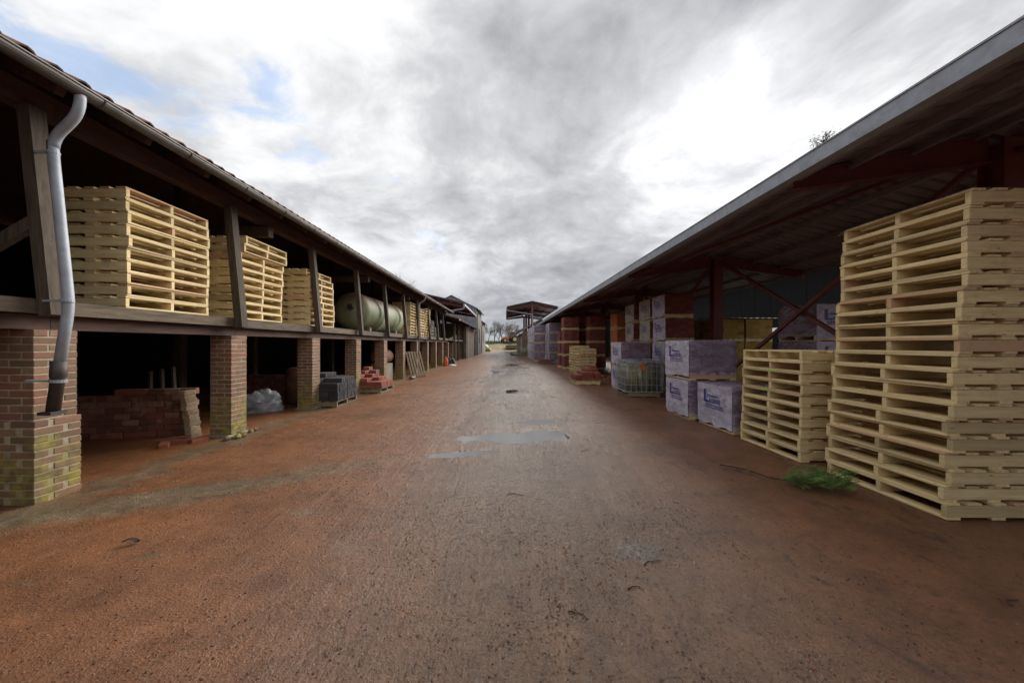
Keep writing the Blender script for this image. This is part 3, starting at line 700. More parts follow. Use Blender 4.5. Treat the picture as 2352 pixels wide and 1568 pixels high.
# tarpaulin heap
def blob(name, loc, size, mat, label, cat, seed, res=24, amp=0.35):
    m = MB(); m.smooth = True; rows = res // 2
    for i in range(rows + 1):
        ph = math.pi / 2 * i / rows
        for j in range(res):
            th = 2 * math.pi * j / res
            d = Vector((math.cos(th) * math.cos(ph), math.sin(th) * math.cos(ph), math.sin(ph)))
            k = 1 + amp * mnoise.noise(d * 1.7 + Vector((seed, 0, 0))) + amp * 0.4 * (1 - abs(mnoise.noise(d * 4 + Vector((0, seed, 0)))) * 3)
            m.v.append(Vector((d.x * size[0] * k, d.y * size[1] * k, max(0.0, d.z * size[2] * k))))
    for i in range(rows):
        for j in range(res):
            a = i * res + j; b = i * res + (j + 1) % res
            m.f.append((a, b, b + res, a + res))
    o = inst(name, shared(m, name, mat), None, loc); return tag(o, label, cat)
blob('tarpaulin', (-5.62, 8.15, -0.005), (0.50, 0.34, 0.40), 'grey_tarp', 'crumpled grey tarpaulin heap between the brick pillars', 'tarpaulin', 3.0, 36)
blob('rubbish_bag', (-4.0, 26.2, -0.005), (0.35, 0.4, 0.45), 'black_rubber', 'black rubbish bag slumped by the far brick pillars', 'bag', 5.0)
blob('white_scrap', (-3.75, 25.2, -0.005), (0.25, 0.3, 0.08), 'white_scrap', 'white plastic scrap on the ground beside the black bag', 'scrap', 8.0)
# rusty drum on a concrete block behind the pillars
m = MB(); m.box((-5.3, 14.1, -0.02), (-4.7, 14.9, 0.72)); tag(m.build('concrete_block', 'concrete', at=(-5, 14.5, 0)), 'grey concrete block between two brick pillars', 'block')
m = MB(); m.smooth = True; m.path([(-5.0, 13.9, 1.0), (-5.0, 13.93, 1.0), (-5.0, 15.07, 1.0), (-5.0, 15.1, 1.0)], [0.22, 0.28, 0.28, 0.22], 24)
tag(m.build('rusty_drum', 'rust', at=(-5, 14.5, 0.72)), 'rusty brown drum lying on the concrete block', 'drum')
m = MB(); m.smooth = True; m.path([(-5.3, 9.2, 0.0), (-5.3, 9.2, 0.03), (-5.3, 9.2, 0.87), (-5.3, 9.2, 0.9)], [0.24, 0.29, 0.29, 0.22], 24)
tag(m.build('steel_drum', 'rust', at=(-5.3, 9.2, 0)), 'upright rusty drum behind the charcoal bricks', 'drum')
# pallet leaning on a pillar
lp = thing('leaning_pallet', (-4.13, 16.55, 0.0), 'weathered slatted pallet leaning against a brick pillar', 'pallet', None, 0)
lp.rotation_mode = 'QUATERNION'; lp.rotation_quaternion = Matrix.Rotation(R(-42), 3, 'Z').to_quaternion() @ Matrix(((0, -0.40, 0.9165), (1, 0, 0), (0, 0.9165, 0.40))).to_quaternion(); lp.location = (-3.93, 16.0, 0.02)
for y in (-0.0, 0.575, 1.12): inst('stringer', shared(MB().cbox((0, 0, 0), (0.8, 0.045, 0.08)), 's', 'old_pallet'), lp, (0, 0.03 + y, 0.06))
sb = shared(MB().cbox((0, 0, 0), (0.09, 1.2, 0.02)), 'b', 'old_pallet')
for k in range(6): inst('deck_board', sb, lp, (-0.35 + k * 0.14, 0.6, 0.111), (0, 0, J(0.01)))
m = MB(); m.smooth = True; m.path([(-4.02, 15.1, 0.06), (-3.95, 15.55, 0.06)], 0.055, 14); tag(m.build('pipe_offcut', 'zinc_old'), 'short grey pipe offcut lying below the leaning pallet', 'pipe')
m = MB(); m.smooth = True
m.lat = None
m.path([(-4.12, 24.6, 0.0), (-4.12, 24.6, 0.1), (-4.1, 24.62, 0.45), (-4.1, 24.6, 0.62)], [0.16, 0.19, 0.15, 0.03], 12); tag(m.build('orange_sack', 'orange_cloth'), 'orange sack leaning on a brick pillar near the rubbish bag', 'sack')

# ------------------------------------------------------------------ loads of loose bricks on pallets
def brick_load(loc, dims, hf, mat, label, group, seed, size=(0.22, 0.06, 0.105), axis=0, plab=None, old=True, jig=0.004):
    """bricks on edge over a pallet. hf(u, w) -> number of courses at that spot"""
    rnd = random.Random(seed)
    p = pallet(loc, J(0.01), plab, group, False, old)
    t = thing('brick_load', (loc[0], loc[1], loc[2] + PH), label, 'brick stack', group)
    me = brickmesh(mat, size, 0.008)
    L_, W_, H_ = size
    nx = int(dims[0] / (L_ + 0.003)); ny = int(dims[1] / (W_ + 0.003))
    for i in range(nx):
        for j in range(ny):
            n = hf((i + 0.5) / nx, (j + 0.5) / ny)
            for c in range(n):
                if 0 < i < nx - 1 and 0 < j < ny - 1 and c < n - 1 and n <= min(hf((i + 1.5) / nx, (j + 0.5) / ny), hf((i - .5) / nx, (j + 0.5) / ny), hf((i + .5) / nx, (j - .5) / ny), hf((i + .5) / nx, (j + 1.5) / ny)): continue   # hidden core
                inst('brick', me, t, ((i + 0.5) * (L_ + 0.003) - nx * (L_ + 0.003) / 2 + rnd.uniform(-jig, jig) * 2, (j + 0.5) * (W_ + 0.003) - ny * (W_ + 0.003) / 2 + rnd.uniform(-0.001, 0.001), H_ / 2 + c * (H_ + 0.0005)), (0, 0, rnd.uniform(-0.02, 0.02)))
    return t
def hf_char(u, w): return 5 if u > 0.5 or w > 0.25 else 6 if w < 0.2 and u > 0.2 else 5
brick_load((-4.42, 9.02, 0.004), (0.92, 1.16), lambda u, w: 5 + (1 if u < 0.5 and 0.3 < w < 0.8 else 0) - (1 if w < 0.2 and u > 0.4 else 0) - (1 if w > 0.85 and u > 0.7 else 0), 'charcoal_brick', 'block of dark charcoal bricks stacked on a pallet between pillars', 'brick loads by the pillars', 3, (0.22, 0.105, 0.105), plab='weathered pallet under the charcoal bricks')
brick_load((-4.22, 11.45, 0.004), (0.92, 1.16), lambda u, w: 2 + int(max(0, (0.75 - u) * 3.2)) + (1 if w > 0.35 and u < 0.75 else 0) + (1 if w > .7 and u < .5 else 0), 'red_brick', 'stepped heap of bright red bricks on a pallet by the pillars', 'brick loads by the pillars', 4, (0.22, 0.105, 0.10), plab='weathered pallet under the stepped red bricks')

# ------------------------------------------------------------------ right canopy (red steel frames, sheet roof)
FR0, BAY = 4.45, 6.0; CX = 6.15; EX = 3.53; EZ = 3.62; AZ = 4.22; RX = 2 * CX - EX
can = thing('steel_canopy', (CX, 20, 0), 'long red steel canopy with ribbed sheet roof and galvanised gutter', 'canopy')
YA2, YB2 = -7.6, 41.6
def canz(x): return EZ + (AZ - EZ) * (1 - abs(x - CX) / (CX - EX))
def ibeam(m, p0, p1, h0, h1, w, up=(0, 0, 1), t=0.012):
    p0, p1 = Vector(p0), Vector(p1)
    d = (p1 - p0).normalized(); u = Vector(up); r_ = d.cross(u).normalized(); u = r_.cross(d)
    m.bar(p0, p1, t * 0.8, h0 - 2 * t, up, t * 0.8, h1 - 2 * t)
    m.bar(p0 + u * (h0 / 2 - t / 2), p1 + u * (h1 / 2 - t / 2), w, t, up); m.bar(p0 - u * (h0 / 2 - t / 2), p1 - u * (h1 / 2 - t / 2), w, t, up)
fr = FR0 - 2 * BAY; k = 0
while fr < YB2:
    m = MB(); ibeam(m, (CX, fr, -0.02), (CX, fr, 4.0), 0.26, 0.26, 0.24, up=(0, 1, 0)); colo = m.build('column', 'steel_red', can, at=(CX, fr, 0))
    m = MB(); m.box((CX - 0.2, fr - 0.2, -0.01), (CX + 0.2, fr + 0.2, 0.02)); m.build('base_plate', 'steel_red', colo)
    if k == 2:
        m = MB(); m.box((CX - 0.03, fr - 0.136, 2.42), (CX + 0.03, fr - 0.134, 2.54)); m.build('paper_label', 'paper', colo)
    for sx in (-1, 1):
        m = MB(); ibeam(m, (CX + sx * 0.13, fr, canz(CX) - 0.30), (CX + sx * (CX - EX - 0.05), fr, EZ - 0.13), 0.36, 0.18, 0.14); m.build('rafter', 'steel_red', can)
        for q in (0.12, 0.42, 0.72, 0.97):
            xx = CX + sx * q * (CX - EX) * 0.99
            m = MB(); m.bar((xx, fr + 0.003, canz(xx) - 0.075), (xx, min(fr + BAY, YB2) - 0.003, canz(xx) - 0.075), 0.06, 0.09); m.build('purlin', 'galv' if False else 'sheet', can)
    if k in (1, 2, 3, 4) and fr + BAY < YB2:
        for za, zb in ((0.43, 3.85), (3.85, 0.43)):
            off = 0.05 if za < zb else -0.05
            m = MB(); m.bar((CX + off, fr + 0.15, za), (CX + off, fr + BAY - 0.15, zb), 0.07, 0.07); m.build('cross_brace', 'steel_red', can)
    if k in (2, 3):   # roof-plane wind brace
        m = MB(); m.bar((CX - 0.3, fr + 0.2, canz(CX - .3) - 0.20), (EX + 0.2, fr + BAY - 0.2, canz(EX + .2) - 0.20), 0.05, 0.05); m.build('wind_brace', 'steel_red', can)
    fr += BAY; k += 1
# roof sheets, one metre wide, trapezoid ribs
def sheet_mesh(x0, z0, x1, z1, w=1.0, ribs=4, rh=0.075, th=0.004):
    m = MB(); pr = []
    p = w / ribs
    for i in range(ribs):
        b = i * p; pr += [(b, 0), (b + p * 0.66, 0), (b + p * 0.74, rh), (b + p * 0.92, rh)]
    pr.append((w, 0))
    for j in range(len(pr) - 1):
        (a, ha), (b, hb) = pr[j], pr[j + 1]
        m.hexa([(x0, a, z0 + ha), (x0, b, z0 + hb), (x1, b, z1 + hb), (x1, a, z1 + ha), (x0, a, z0 + ha + th), (x0, b, z0 + hb + th), (x1, b, z1 + hb + th), (x1, a, z1 + ha + th)])
    return shared(m, 'roof_sheet', 'sheet')
MEL = sheet_mesh(EX - CX, EZ - 0.02, 0, AZ - 0.02); MER = sheet_mesh(RX - CX, EZ - 0.02, 0, AZ - 0.02)
y = YA2
while y < YB2 - 0.5:
    for me in (MEL, MER): inst('roof_sheet', me, can, Vector((CX, y, J(0.0))) - ORG[can.name]); 
    y += 1.0
m = MB()
for ya, yb in [(YA2, FR0 - 0.003)] + [(FR0 + BAY * i, min(FR0 + BAY * (i + 1), YB2) - 0.003) for i in range(7)]:
    m = MB()
    m.box((EX - 0.135, ya, EZ - 0.145), (EX - 0.13, yb, EZ + 0.012)); m.box((EX - 0.13, ya, EZ - 0.145), (EX - 0.01, yb, EZ - 0.139)); m.box((EX - 0.016, ya, EZ - 0.139), (EX - 0.010, yb, EZ - 0.03)); m.box((EX - 0.145, ya, EZ + 0.012), (EX - 0.115, yb, EZ + 0.024))
    m.build('box_gutter', 'galv', can)
m = MB(); m.box((EX - 0.11, YA2, EZ + 0.035), (EX + 0.02, YB2, EZ + 0.05)); m.build('eaves_flashing', 'cast_iron', can)
# dark boarded wall behind the canopy, with a slot
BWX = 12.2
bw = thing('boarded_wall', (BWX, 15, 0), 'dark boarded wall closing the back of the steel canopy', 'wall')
y = 5.0  # nearest boards lie out of frame, added to darken under the canopy
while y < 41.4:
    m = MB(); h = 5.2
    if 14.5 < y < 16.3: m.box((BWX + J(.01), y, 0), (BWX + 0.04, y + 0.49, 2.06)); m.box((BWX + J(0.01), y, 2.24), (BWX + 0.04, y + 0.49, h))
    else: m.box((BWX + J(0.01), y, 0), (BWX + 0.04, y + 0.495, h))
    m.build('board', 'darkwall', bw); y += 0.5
MB().box((10.4, 5.0, 5.22), (BWX + 0.3, 41.6, 5.26)).build('shade_strip', 'cast_iron', bw)  # unseen overhead strip, added to cut the skylight falling on the boards
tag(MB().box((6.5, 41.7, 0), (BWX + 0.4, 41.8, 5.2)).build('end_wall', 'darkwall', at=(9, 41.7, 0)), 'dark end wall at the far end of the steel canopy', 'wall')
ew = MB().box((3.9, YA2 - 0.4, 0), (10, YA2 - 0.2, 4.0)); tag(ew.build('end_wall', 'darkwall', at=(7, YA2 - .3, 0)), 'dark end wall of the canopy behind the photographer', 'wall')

# ------------------------------------------------------------------ right side pallets
pallet_stack(3.755, 3.05, 0.004, 20, 'tallest stack beside the fir branch', 'pallets in the tallest stack', 1, True, (0.20, 0.0), 0.020)
tp = MB(); n0 = 10
for i in range(n0):
    for j in range(n0):
        pass
# sheet of film lying over the tall stack
m = MB(); m.smooth = True; nn = 14
for i in range(nn + 1):
    for j in range(nn + 1):
        x = 3.90 + 1.06 * i / nn; y = 3.04 + 1.2 * j / nn
        m.v.append(Vector((x, y, 0.004 + 20 * (PH + 0.0006) + 0.004 + 0.006 * abs(mnoise.noise(Vector((x * 6, y * 6, 0)))) - (0.05 if j == nn else 0) - (0.035 if i == 0 else 0))))
for i in range(nn):
    for j in range(nn): a = i * (nn + 1) + j; m.f.append((a, a + nn + 1, a + nn + 2, a + 1))
tag(m.build('plastic_sheet', 'film_milky', at=(4.4, 3.6, 2.78)), 'thin plastic sheet lying over the tallest pallet stack', 'plastic sheet')
pallet_stack(3.72, 4.52, 0.004, 10, 'ten-high stack before wrapped bricks', 'pallets in the shorter stack', 1, True, (0.05, 0.0), 0.012)
for z, y in ((0.004 + 8 * PH - 0.005, 4.9), (0.004 + 6 * PH - 0.003, 5.0)):
    m = MB()
    for q in range(5): m.box((3.700 , y + q * 0.035, z), (3.703, y + q * 0.035 + 0.025, z + 0.018))
    tag(m.build('paint_mark', 'spray', at=(3.7, y, z)), 'green spray paint mark on the ' + ('upper' if z > 1 else 'lower') + ' pallets of the shorter stack', 'paint mark')
pallet_stack(3.68, 18.0, 0.004, 9, 'nine-high stack behind red bricks', 'pallets behind the red brick heap', 1, False, (0, 0), 0.02)
pallet_stack(3.64, 19.3, 0.004, 10, 'stack hugging the nine-high stack', 'pallets behind the red brick heap', 1, False, (0, 0), 0.02)

# ------------------------------------------------------------------ packs of bricks
SX, SY, HB = 0.90, 1.0, 0.63
LV = PH + HB + 0.008
def block_mesh(mat, name):
    m = MB(); nz = 6; hz = HB / nz; m.box((-SX / 2 + 0.03, -SY / 2 + 0.03, 0.0), (SX / 2 - 0.03, SY / 2 - 0.03, HB - 0.02))
    rn = random.Random(11)
    for c in range(nz):
        z = (c + 0.5) * hz
        for i in range(4):
            w = SX / 4
            for sy in (-1, 1): m.cbox((-SX / 2 + (i + 0.5) * w, sy * (SY / 2 - 0.05 + rn.uniform(-0.004, 0.004)), z), (w - 0.006, 0.10, hz - 0.005))
        for i in range(9):
            w = (SY - 0.2) / 9
            for sx in (-1, 1): m.cbox((sx * (SX / 2 - 0.11 + rn.uniform(-0.005, 0.005)), -SY / 2 + 0.1 + (i + 0.5) * w, z), (0.22, w - 0.005, hz - 0.005))
    for i in range(4):
        for j in range(9):
            m.cbox((-SX / 2 + (i + .5) * SX / 4, -SY / 2 + .1 + (j + .5) * (SY - .2) / 9, HB - 0.03 + rn.uniform(0, 0.003)), (SX / 4 - 0.006, (SY - .2) / 9 - 0.005, 0.05))
    return shared(m, name, mat)
ME_BLOCK = {q: block_mesh(q, 'brick_block') for q in ('maroon_brick', 'purple_brick', 'red_brick', 'orange_brick', 'yellow_brick')}
def film_mesh(seed, mat, sag=0.10, amp=0.008):
    m = MB(); m.smooth = True; n = 12; nz = 9; ring = []
    hx, hy = SX / 2 + 0.012, SY / 2 + 0.012
    per = []
    for i in range(n): per.append((-hx, hy - 2 * hy * i / n))
    for i in range(n): per.append((-hx + 2 * hx * i / n, -hy))
    for i in range(n): per.append((hx, -hy + 2 * hy * i / n))
    for i in range(n): per.append((hx - 2 * hx * i / n, hy))
    q = len(per)
    for k in range(nz + 1):
        for j, (x, y) in enumerate(per):
            z = HB + 0.012 - (HB + 0.012 + sag * (0.55 + 0.7 * mnoise.noise(Vector((x * 5, y * 5, seed))))) * k / nz
            d = amp * mnoise.noise(Vector((x * 6, y * 6, z * 6 + seed))) + amp * 1.6 * max(0, mnoise.noise(Vector((x * 9, y * 9, z * 3 + seed * 2)))) + (0.02 * k / nz if k == nz else 0)
            rr = 0.985 if k == 0 else 1.0
            m.v.append(Vector((x * rr * (1 + d), y * rr * (1 + d), z)))
    for k in range(nz):
        for j in range(q):
            a = k * q + j; b = k * q + (j + 1) % q; m.f.append((a, a + q, b + q, b))
    c = len(m.v); m.v.append(Vector((0, 0, HB + 0.020)))
    for j in range(q): m.f.append((j, (j + 1) % q, c))
    return shared(m, 'film', mat)
FILMS = [film_mesh(i * 3.7, 'film') for i in range(3)]; FILMM = [film_mesh(20 + i * 3.7, 'film_milky') for i in range(3)]
def print_panel(mat, seed, face='road'):
    m = MB(); m.smooth = True; n = 12; nz = 10; w = SY if face == 'road' else SX
    for k in range(nz + 1):
        for i in range(n + 1):
            a = -w / 2 + w * i / n; z = HB - (HB + 0.09 + 0.05 * mnoise.noise(Vector((a * 5, seed, 0)))) * k / nz
            d = 0.024 + 0.012 * abs(mnoise.noise(Vector((a * 7, z * 7, seed)))) 
            m.v.append(Vector((-SX / 2 - d, -a, z)) if face == 'road' else Vector((a, -SY / 2 - d, z)))
    for k in range(nz):
        for i in range(n): a = k * (n + 1) + i; m.f.append((a, a + n + 1, a + n + 2, a + 1))
    return shared(m, 'printed_film', mat)
PRN = [print_panel('film_print', 3.3 * i) for i in range(3)]; PRC = [print_panel('film_cream', 40 + 3.3 * i) for i in range(3)]; PRNC = print_panel('film_print', 71.0, 'cam'); 
def text_mesh(s, size):
    cu = bpy.data.curves.new('t', 'FONT'); cu.body = s; cu.size = size; cu.resolution_u = 2; cu.offset = size * 0.022
    o = bpy.data.objects.new('t', cu); COL.objects.link(o); dg = bpy.context.evaluated_depsgraph_get()
    me = bpy.data.meshes.new_from_object(o.evaluated_get(dg)); bpy.data.objects.remove(o); return me
def lettering():
    v, f = [], []
    def add(me, x, y):
        b = len(v); v.extend((q.co.x + x, q.co.y + y, 0) for q in me.vertices); f.extend(tuple(b + i for i in p.vertices) for p in me.polygons)
    def rect(x0, y0, x1, y1): b = len(v); v.extend([(x0, y0, 0), (x1, y0, 0), (x1, y1, 0), (x0, y1, 0)]); f.append((b, b + 1, b + 2, b + 3))
    rect(-0.34, 0.04, -0.28, 0.27); rect(-0.34, 0.0, -0.165, 0.0399)
    add(text_mesh('Briqueterie', 0.085), -0.21, 0.125); add(text_mesh('AGRIVE', 0.125), -0.16, 0.0)
    rn = random.Random(5)
    for row, (y, h) in enumerate(((-0.060, 0.022), (-0.105, 0.018))):
        x = -0.30
        while x < 0.32: w = rn.uniform(0.02, 0.07); rect(x, y, min(x + w, 0.33), y + h); x += w + 0.018
    return v, f
LV_, LF_ = lettering()
def letter_mesh(face):
    vv = [(-SX / 2 - 0.041, -x * 0.8, y * 0.85 + 0.30) if face == 'road' else (x * 0.8, -SY / 2 - 0.041, y * 0.85 + 0.30) for x, y, z in LV_]
    me = bpy.data.meshes.new('lettering'); me.from_pydata(vv, [], LF_); me.materials.append(M['ink']); return me
LET = {q: letter_mesh(q) for q in ('road', 'cam')}
ME_NB = {}
def pack(x, y, z, label, group, brick='maroon_brick', wrap=None, prn=None, let=False, detail=False, rz=0.0, i=0):
    """x: lane face, y: near face"""
    t = thing('brick_pack', (x + SX / 2, y + SY / 2, z), label, 'brick pack', group, rz)
    inst('pallet_base', ME_PAL, t, (0, 0, 0), scale=(SX / PX, SY / PY, 1))
    if detail:
        core = inst('inner_bricks', shared(MB().box((-SX / 2 + 0.07, -SY / 2 + 0.07, 0), (SX / 2 - 0.07, SY / 2 - 0.07, HB - 0.03)), 'core', brick), t, (0, 0, PH + 0.002))
        nz = 6; hz = HB / nz
        if brick not in ME_NB: ME_NB[brick] = (brickmesh(brick, (SX / 4 - 0.006, 0.10, hz - 0.005)), brickmesh(brick, (0.22, (SY - 0.1) / 8 - 0.006, hz - 0.005)))
        a, b = ME_NB[brick]
        for c in range(nz):
            for q in range(4): inst('brick', a, t, (-SX / 2 + (q + 0.5) * SX / 4, -SY / 2 + 0.05 + J(0.004), PH + 0.002 + (c + 0.5) * hz))
            for q in range(8): inst('brick', b, t, (-SX / 2 + 0.11 + J(0.004), -SY / 2 + 0.1 + (q + 0.5) * (SY - 0.1) / 8, PH + 0.002 + (c + 0.5) * hz))
        for q in range(4):
            for w in range(8): 
                if q: inst('brick', b, t, (-SX / 2 + (q + 0.5) * SX / 4, -SY / 2 + 0.1 + (w + 0.5) * (SY - 0.1) / 8, PH + 0.002 + 5.5 * hz), scale=(0.98, 1, 1))
    else: inst('brick_block', ME_BLOCK[brick], t, (0, 0, PH + 0.002)) 
    if wrap: inst('shrink_film', (FILMS if wrap == 'clear' else FILMM)[i % 3], t, (0, 0, PH + 0.002))
    if prn == 'cam': inst('printed_film', PRNC, t, (0, 0, PH + 0.002))
    elif prn: inst('printed_film', (PRN if prn == 'white' else PRC)[i % 3], t, (0, 0, PH + 0.002))
    if let: inst('lettering', LET['cam' if prn == 'cam' else 'road'], t, (0, 0, PH + 0.002))
    return t
GW = 'lilac wrapped brick packs'
pack(3.74, 5.90, 0.004, 'wrapped brick pack with blue lettering on the ground beside the shorter pallet stack', GW, 'purple_brick', 'clear', 'white', True, True, R(1.5), 0)
pack(3.62, 7.02, 0.004, 'wrapped brick pack carrying another lilac pack, lettering half crumpled', GW, 'purple_brick', 'clear', 'white', True, True, R(-1), 1)
pack(3.60, 7.00, 0.004 + LV + 0.012, 'wrapped purple brick pack set on top of another lettered pack', GW, 'purple_brick', 'clear', 'white', True, True, R(1), 2)
pack(3.73, 11.5, 0.004, 'lower wrapped brick pack just behind the caged water tank', GW, 'maroon_brick', 'milky', 'white', True, True, 0, 1)
pack(3.73, 11.5, 0.004 + LV, 'upper wrapped brick pack just behind the caged water tank', GW, 'maroon_brick', 'clear', 'white', True, True, R(1), 0)
for s_, (yy, dsc) in enumerate(((11.6, 'tower nearest the red column'), (12.78, 'middle tower behind the caged tank'), (14.4, 'tower beside the orange bricks'))):
    for l in range(4):
        pack(5.2 + J(0.02), yy + J(0.02), 0.004 + l * LV, f'cream lettered brick pack, {ordn(l, 4)} in the {dsc}', 'lettered brick pack towers', 'maroon_brick', None, 'cream' if s_ or l < 1 else 'white', True, False, R(J(1)), s_ + l)
for l in range(3):
    pack(6.5, 7.5, 0.004 + l * LV, f'pale wrapped pack, {ordn(l, 3)} in the pile behind the cross brace', 'packs behind the cross brace', 'maroon_brick', 'milky', 'cam', True, False, 0, l)
for l in range(4):
    pack(5.2 + J(.02), 16.7 + J(.02), 0.004 + l * LV * 0.93, f'orange brick pack, {ordn(l, 4)} in the orange tower', 'orange brick packs', 'orange_brick', None, None, False, False, R(J(1)), l)
for x, y, n, dsc in ((3.5, 21.4, 4, 'front red tower'), (3.45, 22.7, 3, 'lower red tower'), (4.85, 20.6, 4, 'dark tower deeper under the canopy'), (4.7, 22.9, 4, 'rear tower against the red column')):
    for l in range(n): pack(x + J(.02), y + J(.02), 0.004 + l * LV, f'unwrapped maroon brick pack, {ordn(l, n)} in the {dsc}', 'unwrapped brick packs', 'maroon_brick', None, None, False, False, R(J(1.5)), l)
for s_, (x, y) in enumerate([(3.35, 27.4), (3.33, 28.6)] + [(2.46 + 0.01 * q, 30.7 + 1.15 * q) for q in range(9)]):
    dsc = ('tower beside the two-course pallet', 'tower behind the two-course one')[s_] if s_ < 2 else f'{["first", "second", "third", "fourth", "fifth", "sixth", "seventh", "eighth", "ninth"][s_ - 2]} tower along the lane'
    for l in range(4): pack(x + J(.03), y + J(.02), 0.004 + l * LV, f'purple film-wrapped pack, {ordn(l, 4)} in the {dsc}', 'wrapped towers along the lane', 'purple_brick', 'clear', 'white', False, False, R(J(1.5)), l + s_)
YB_ = [(7.1, 12.0, 3), (8.05, 12.0, 3), (7.2, 13.2, 3), (8.2, 13.2, 3), (6.6, 14.5, 3)]
for s_, (x, y, n) in enumerate(YB_):
    for l in range(n): pack(x, y, 0.004 + l * LV, f'yellow brick pack, {ordn(l, n)} of the {["first", "second", "third", "fourth", "fifth"][s_]} yellow pile', 'yellow brick packs', 'yellow_brick', None, None, False, False, R(J(1.5)), l)
for s_, (x0, x1, y0, y1) in enumerate(((7.0, 9.1, 11.95, 13.1), (7.1, 9.2, 13.2, 14.3))):
    m = MB(); q = 21
    for k in range(q):
        a, b = x0 + (x1 - x0) * k / q, x0 + (x1 - x0) * (k + 1) / q; za = 0.03 * (k % 2); zb = 0.03 * ((k + 1) % 2); z = 3 * LV + 0.01
        m.hexa([(a, y0, z + za), (b, y0, z + zb), (b, y1, z + zb + 0.06), (a, y1, z + za + 0.06), (a, y0, z + za + 0.006), (b, y0, z + zb + 0.006), (b, y1, z + zb + 0.066), (a, y1, z + za + 0.066)])
    tag(m.build('corrugated_sheet', 'fibre_sheet', at=((x0 + x1) / 2, y0, 3 * LV)), 'pale corrugated sheet laid over the ' + ('front' if s_ == 0 else 'rear') + ' yellow brick packs', 'roof sheet')
# red brick heap on a pallet in the lane
brick_load((3.05, 13.75, 0.004), (0.92, 1.1), lambda u, w: 2 + (1 if u > 0.25 else 0) + (1 if u > 0.5 and w > 0.3 else 0) + (1 if u > 0.72 and w > 0.45 else 0), 'red_brick', 'stepped heap of mottled red bricks on a pallet before pale pallets', 'brick loads under the canopy', 9, (0.22, 0.105, 0.105), plab='pallet under the mottled red brick heap', old=False, jig=0.012)
brick_load((3.0, 27.2, 0.004), (0.92, 1.1), lambda u, w: 2, 'red_brick', 'two courses of red bricks on a pallet by the wrapped towers', 'brick loads under the canopy', 10, (0.22, 0.105, 0.105), plab='pallet under two courses of red bricks')
rr_ = random.Random(21)
for i in range(26):
    x, y = rr_.uniform(4.15, 5.0), rr_.uniform(14.2, 16.2)
    o = inst('loose_brick', ME_RB, None, (x, y, 0.033 + (0.07 if i % 4 == 0 else 0)), (rr_.uniform(-.1, .1), rr_.uniform(-.1, .1), rr_.uniform(0, 3))); tag(o, 'loose brick tumbled on the ground beside the mottled brick heap', 'brick', 'loose bricks under the canopy')

# ------------------------------------------------------------------ caged water tanks
def ibc(x, y, label, rag=False, rz=0.0, s=1.0):
    t = thing('caged_tank', (x + 0.5, y + 0.575, 0.004), label, 'tank', None, rz)
    hx, hy, z0, z1 = 0.5, 0.575, 0.13, 1.03
    bm = bmesh.new(); bmesh.ops.create_cube(bm, size=1)
    for v in bm.verts: v.co = Vector((v.co.x * (2 * hx - 0.07), v.co.y * (2 * hy - 0.07), (v.co.z + 0.5) * (z1 - z0 - 0.05) + z0 + 0.01))
    bmesh.ops.bevel(bm, geom=bm.edges[:], offset=0.06, segments=4, affect='EDGES')
    me = bpy.data.meshes.new('tank'); bm.to_mesh(me); bm.free(); me.polygons.foreach_set('use_smooth', [True] * len(me.polygons)); me.materials.append(M['ibc'])
    inst('inner_tank', me, t, (0, 0, 0))
    m = MB(); m.smooth = True; m.path([(0, 0, z1 - 0.06), (0, 0, z1 + 0.02)], 0.12, 16); inst('lid', shared(m, 'lid', 'black_rubber'), t, (0, 0, 0))
    for z in (z0 + 0.01, 0.34, 0.53, 0.72, 0.88, z1):
        m = MB(); m.path([(-hx, -hy, z), (hx, -hy, z), (hx, hy, z), (-hx, hy, z), (-hx, -hy, z)], 0.0085 if z not in (z0 + 0.01, z1) else 0.013, 6); inst('cage_hoop', shared(m, 'hoop', 'galv'), t, (0, 0, 0))
    bar = MB(); bar.path([(0, 0, z0), (0, 0, z1)], 0.0085, 6); bar = shared(bar, 'bar', 'galv')
    for k in range(8):
        for sy in (-1, 1): inst('cage_bar', bar, t, (-hx + 2 * hx * k / 7, sy * hy, 0))
    for k in range(1, 7):
        for sx in (-1, 1): inst('cage_bar', bar, t, (sx * hx, -hy + 2 * hy * k / 7, 0))
    inst('pallet_base', ME_PAL_OLD, t, (0, 0, 0), scale=(1, 1, 0.93))
    if rag:
        m = MB(); m.smooth = True; n = 9
        for i in range(n + 1):
            for j in range(4):
                m.v.append(Vector((-0.04 + 0.06 * (j / 3 - .5) * (1 + i / n) + 0.01 * math.sin(i * 2 + j), -hy - 0.016 - 0.012 * math.sin(j * 2.1 + i), z1 - 0.05 - 0.22 * i / n)))
        for i in range(n):
            for j in range(3): a = i * 4 + j; m.f.append((a, a + 1, a + 5, a + 4))
        m.bar((-0.16, -hy - 0.016, 0.90), (0.10, -hy - 0.016, 0.93), 0.02, 0.03)
        inst('orange_rag', shared(m, 'rag', 'orange_cloth'), t, (0, 0, 0))
        blobm = MB(); blobm.smooth = True
        for i in range(17):
            for j in range(17):
                a, b = -0.46 + 0.92 * i / 16, -0.53 + 1.06 * j / 16
                blobm.v.append(Vector((a, b, z1 - 0.03 + 0.045 * (mnoise.noise(Vector((a * 4, b * 4, 2))) + 0.4) - (0.06 if i in (0, 16) or j in (0, 16) else 0))))
        for i in range(16):
            for j in range(16): a = i * 17 + j; blobm.f.append((a, a + 17, a + 18, a + 1))
        inst('plastic_cover', shared(blobm, 'cover', 'film_milky'), t, (0, 0, 0))
    return t
ibc(3.44, 10.1, 'caged water tank with murky green contents and orange rag', True, R(-3))
ibc(1.9, 44.6, 'small distant caged tank at the end of the wrapped towers')

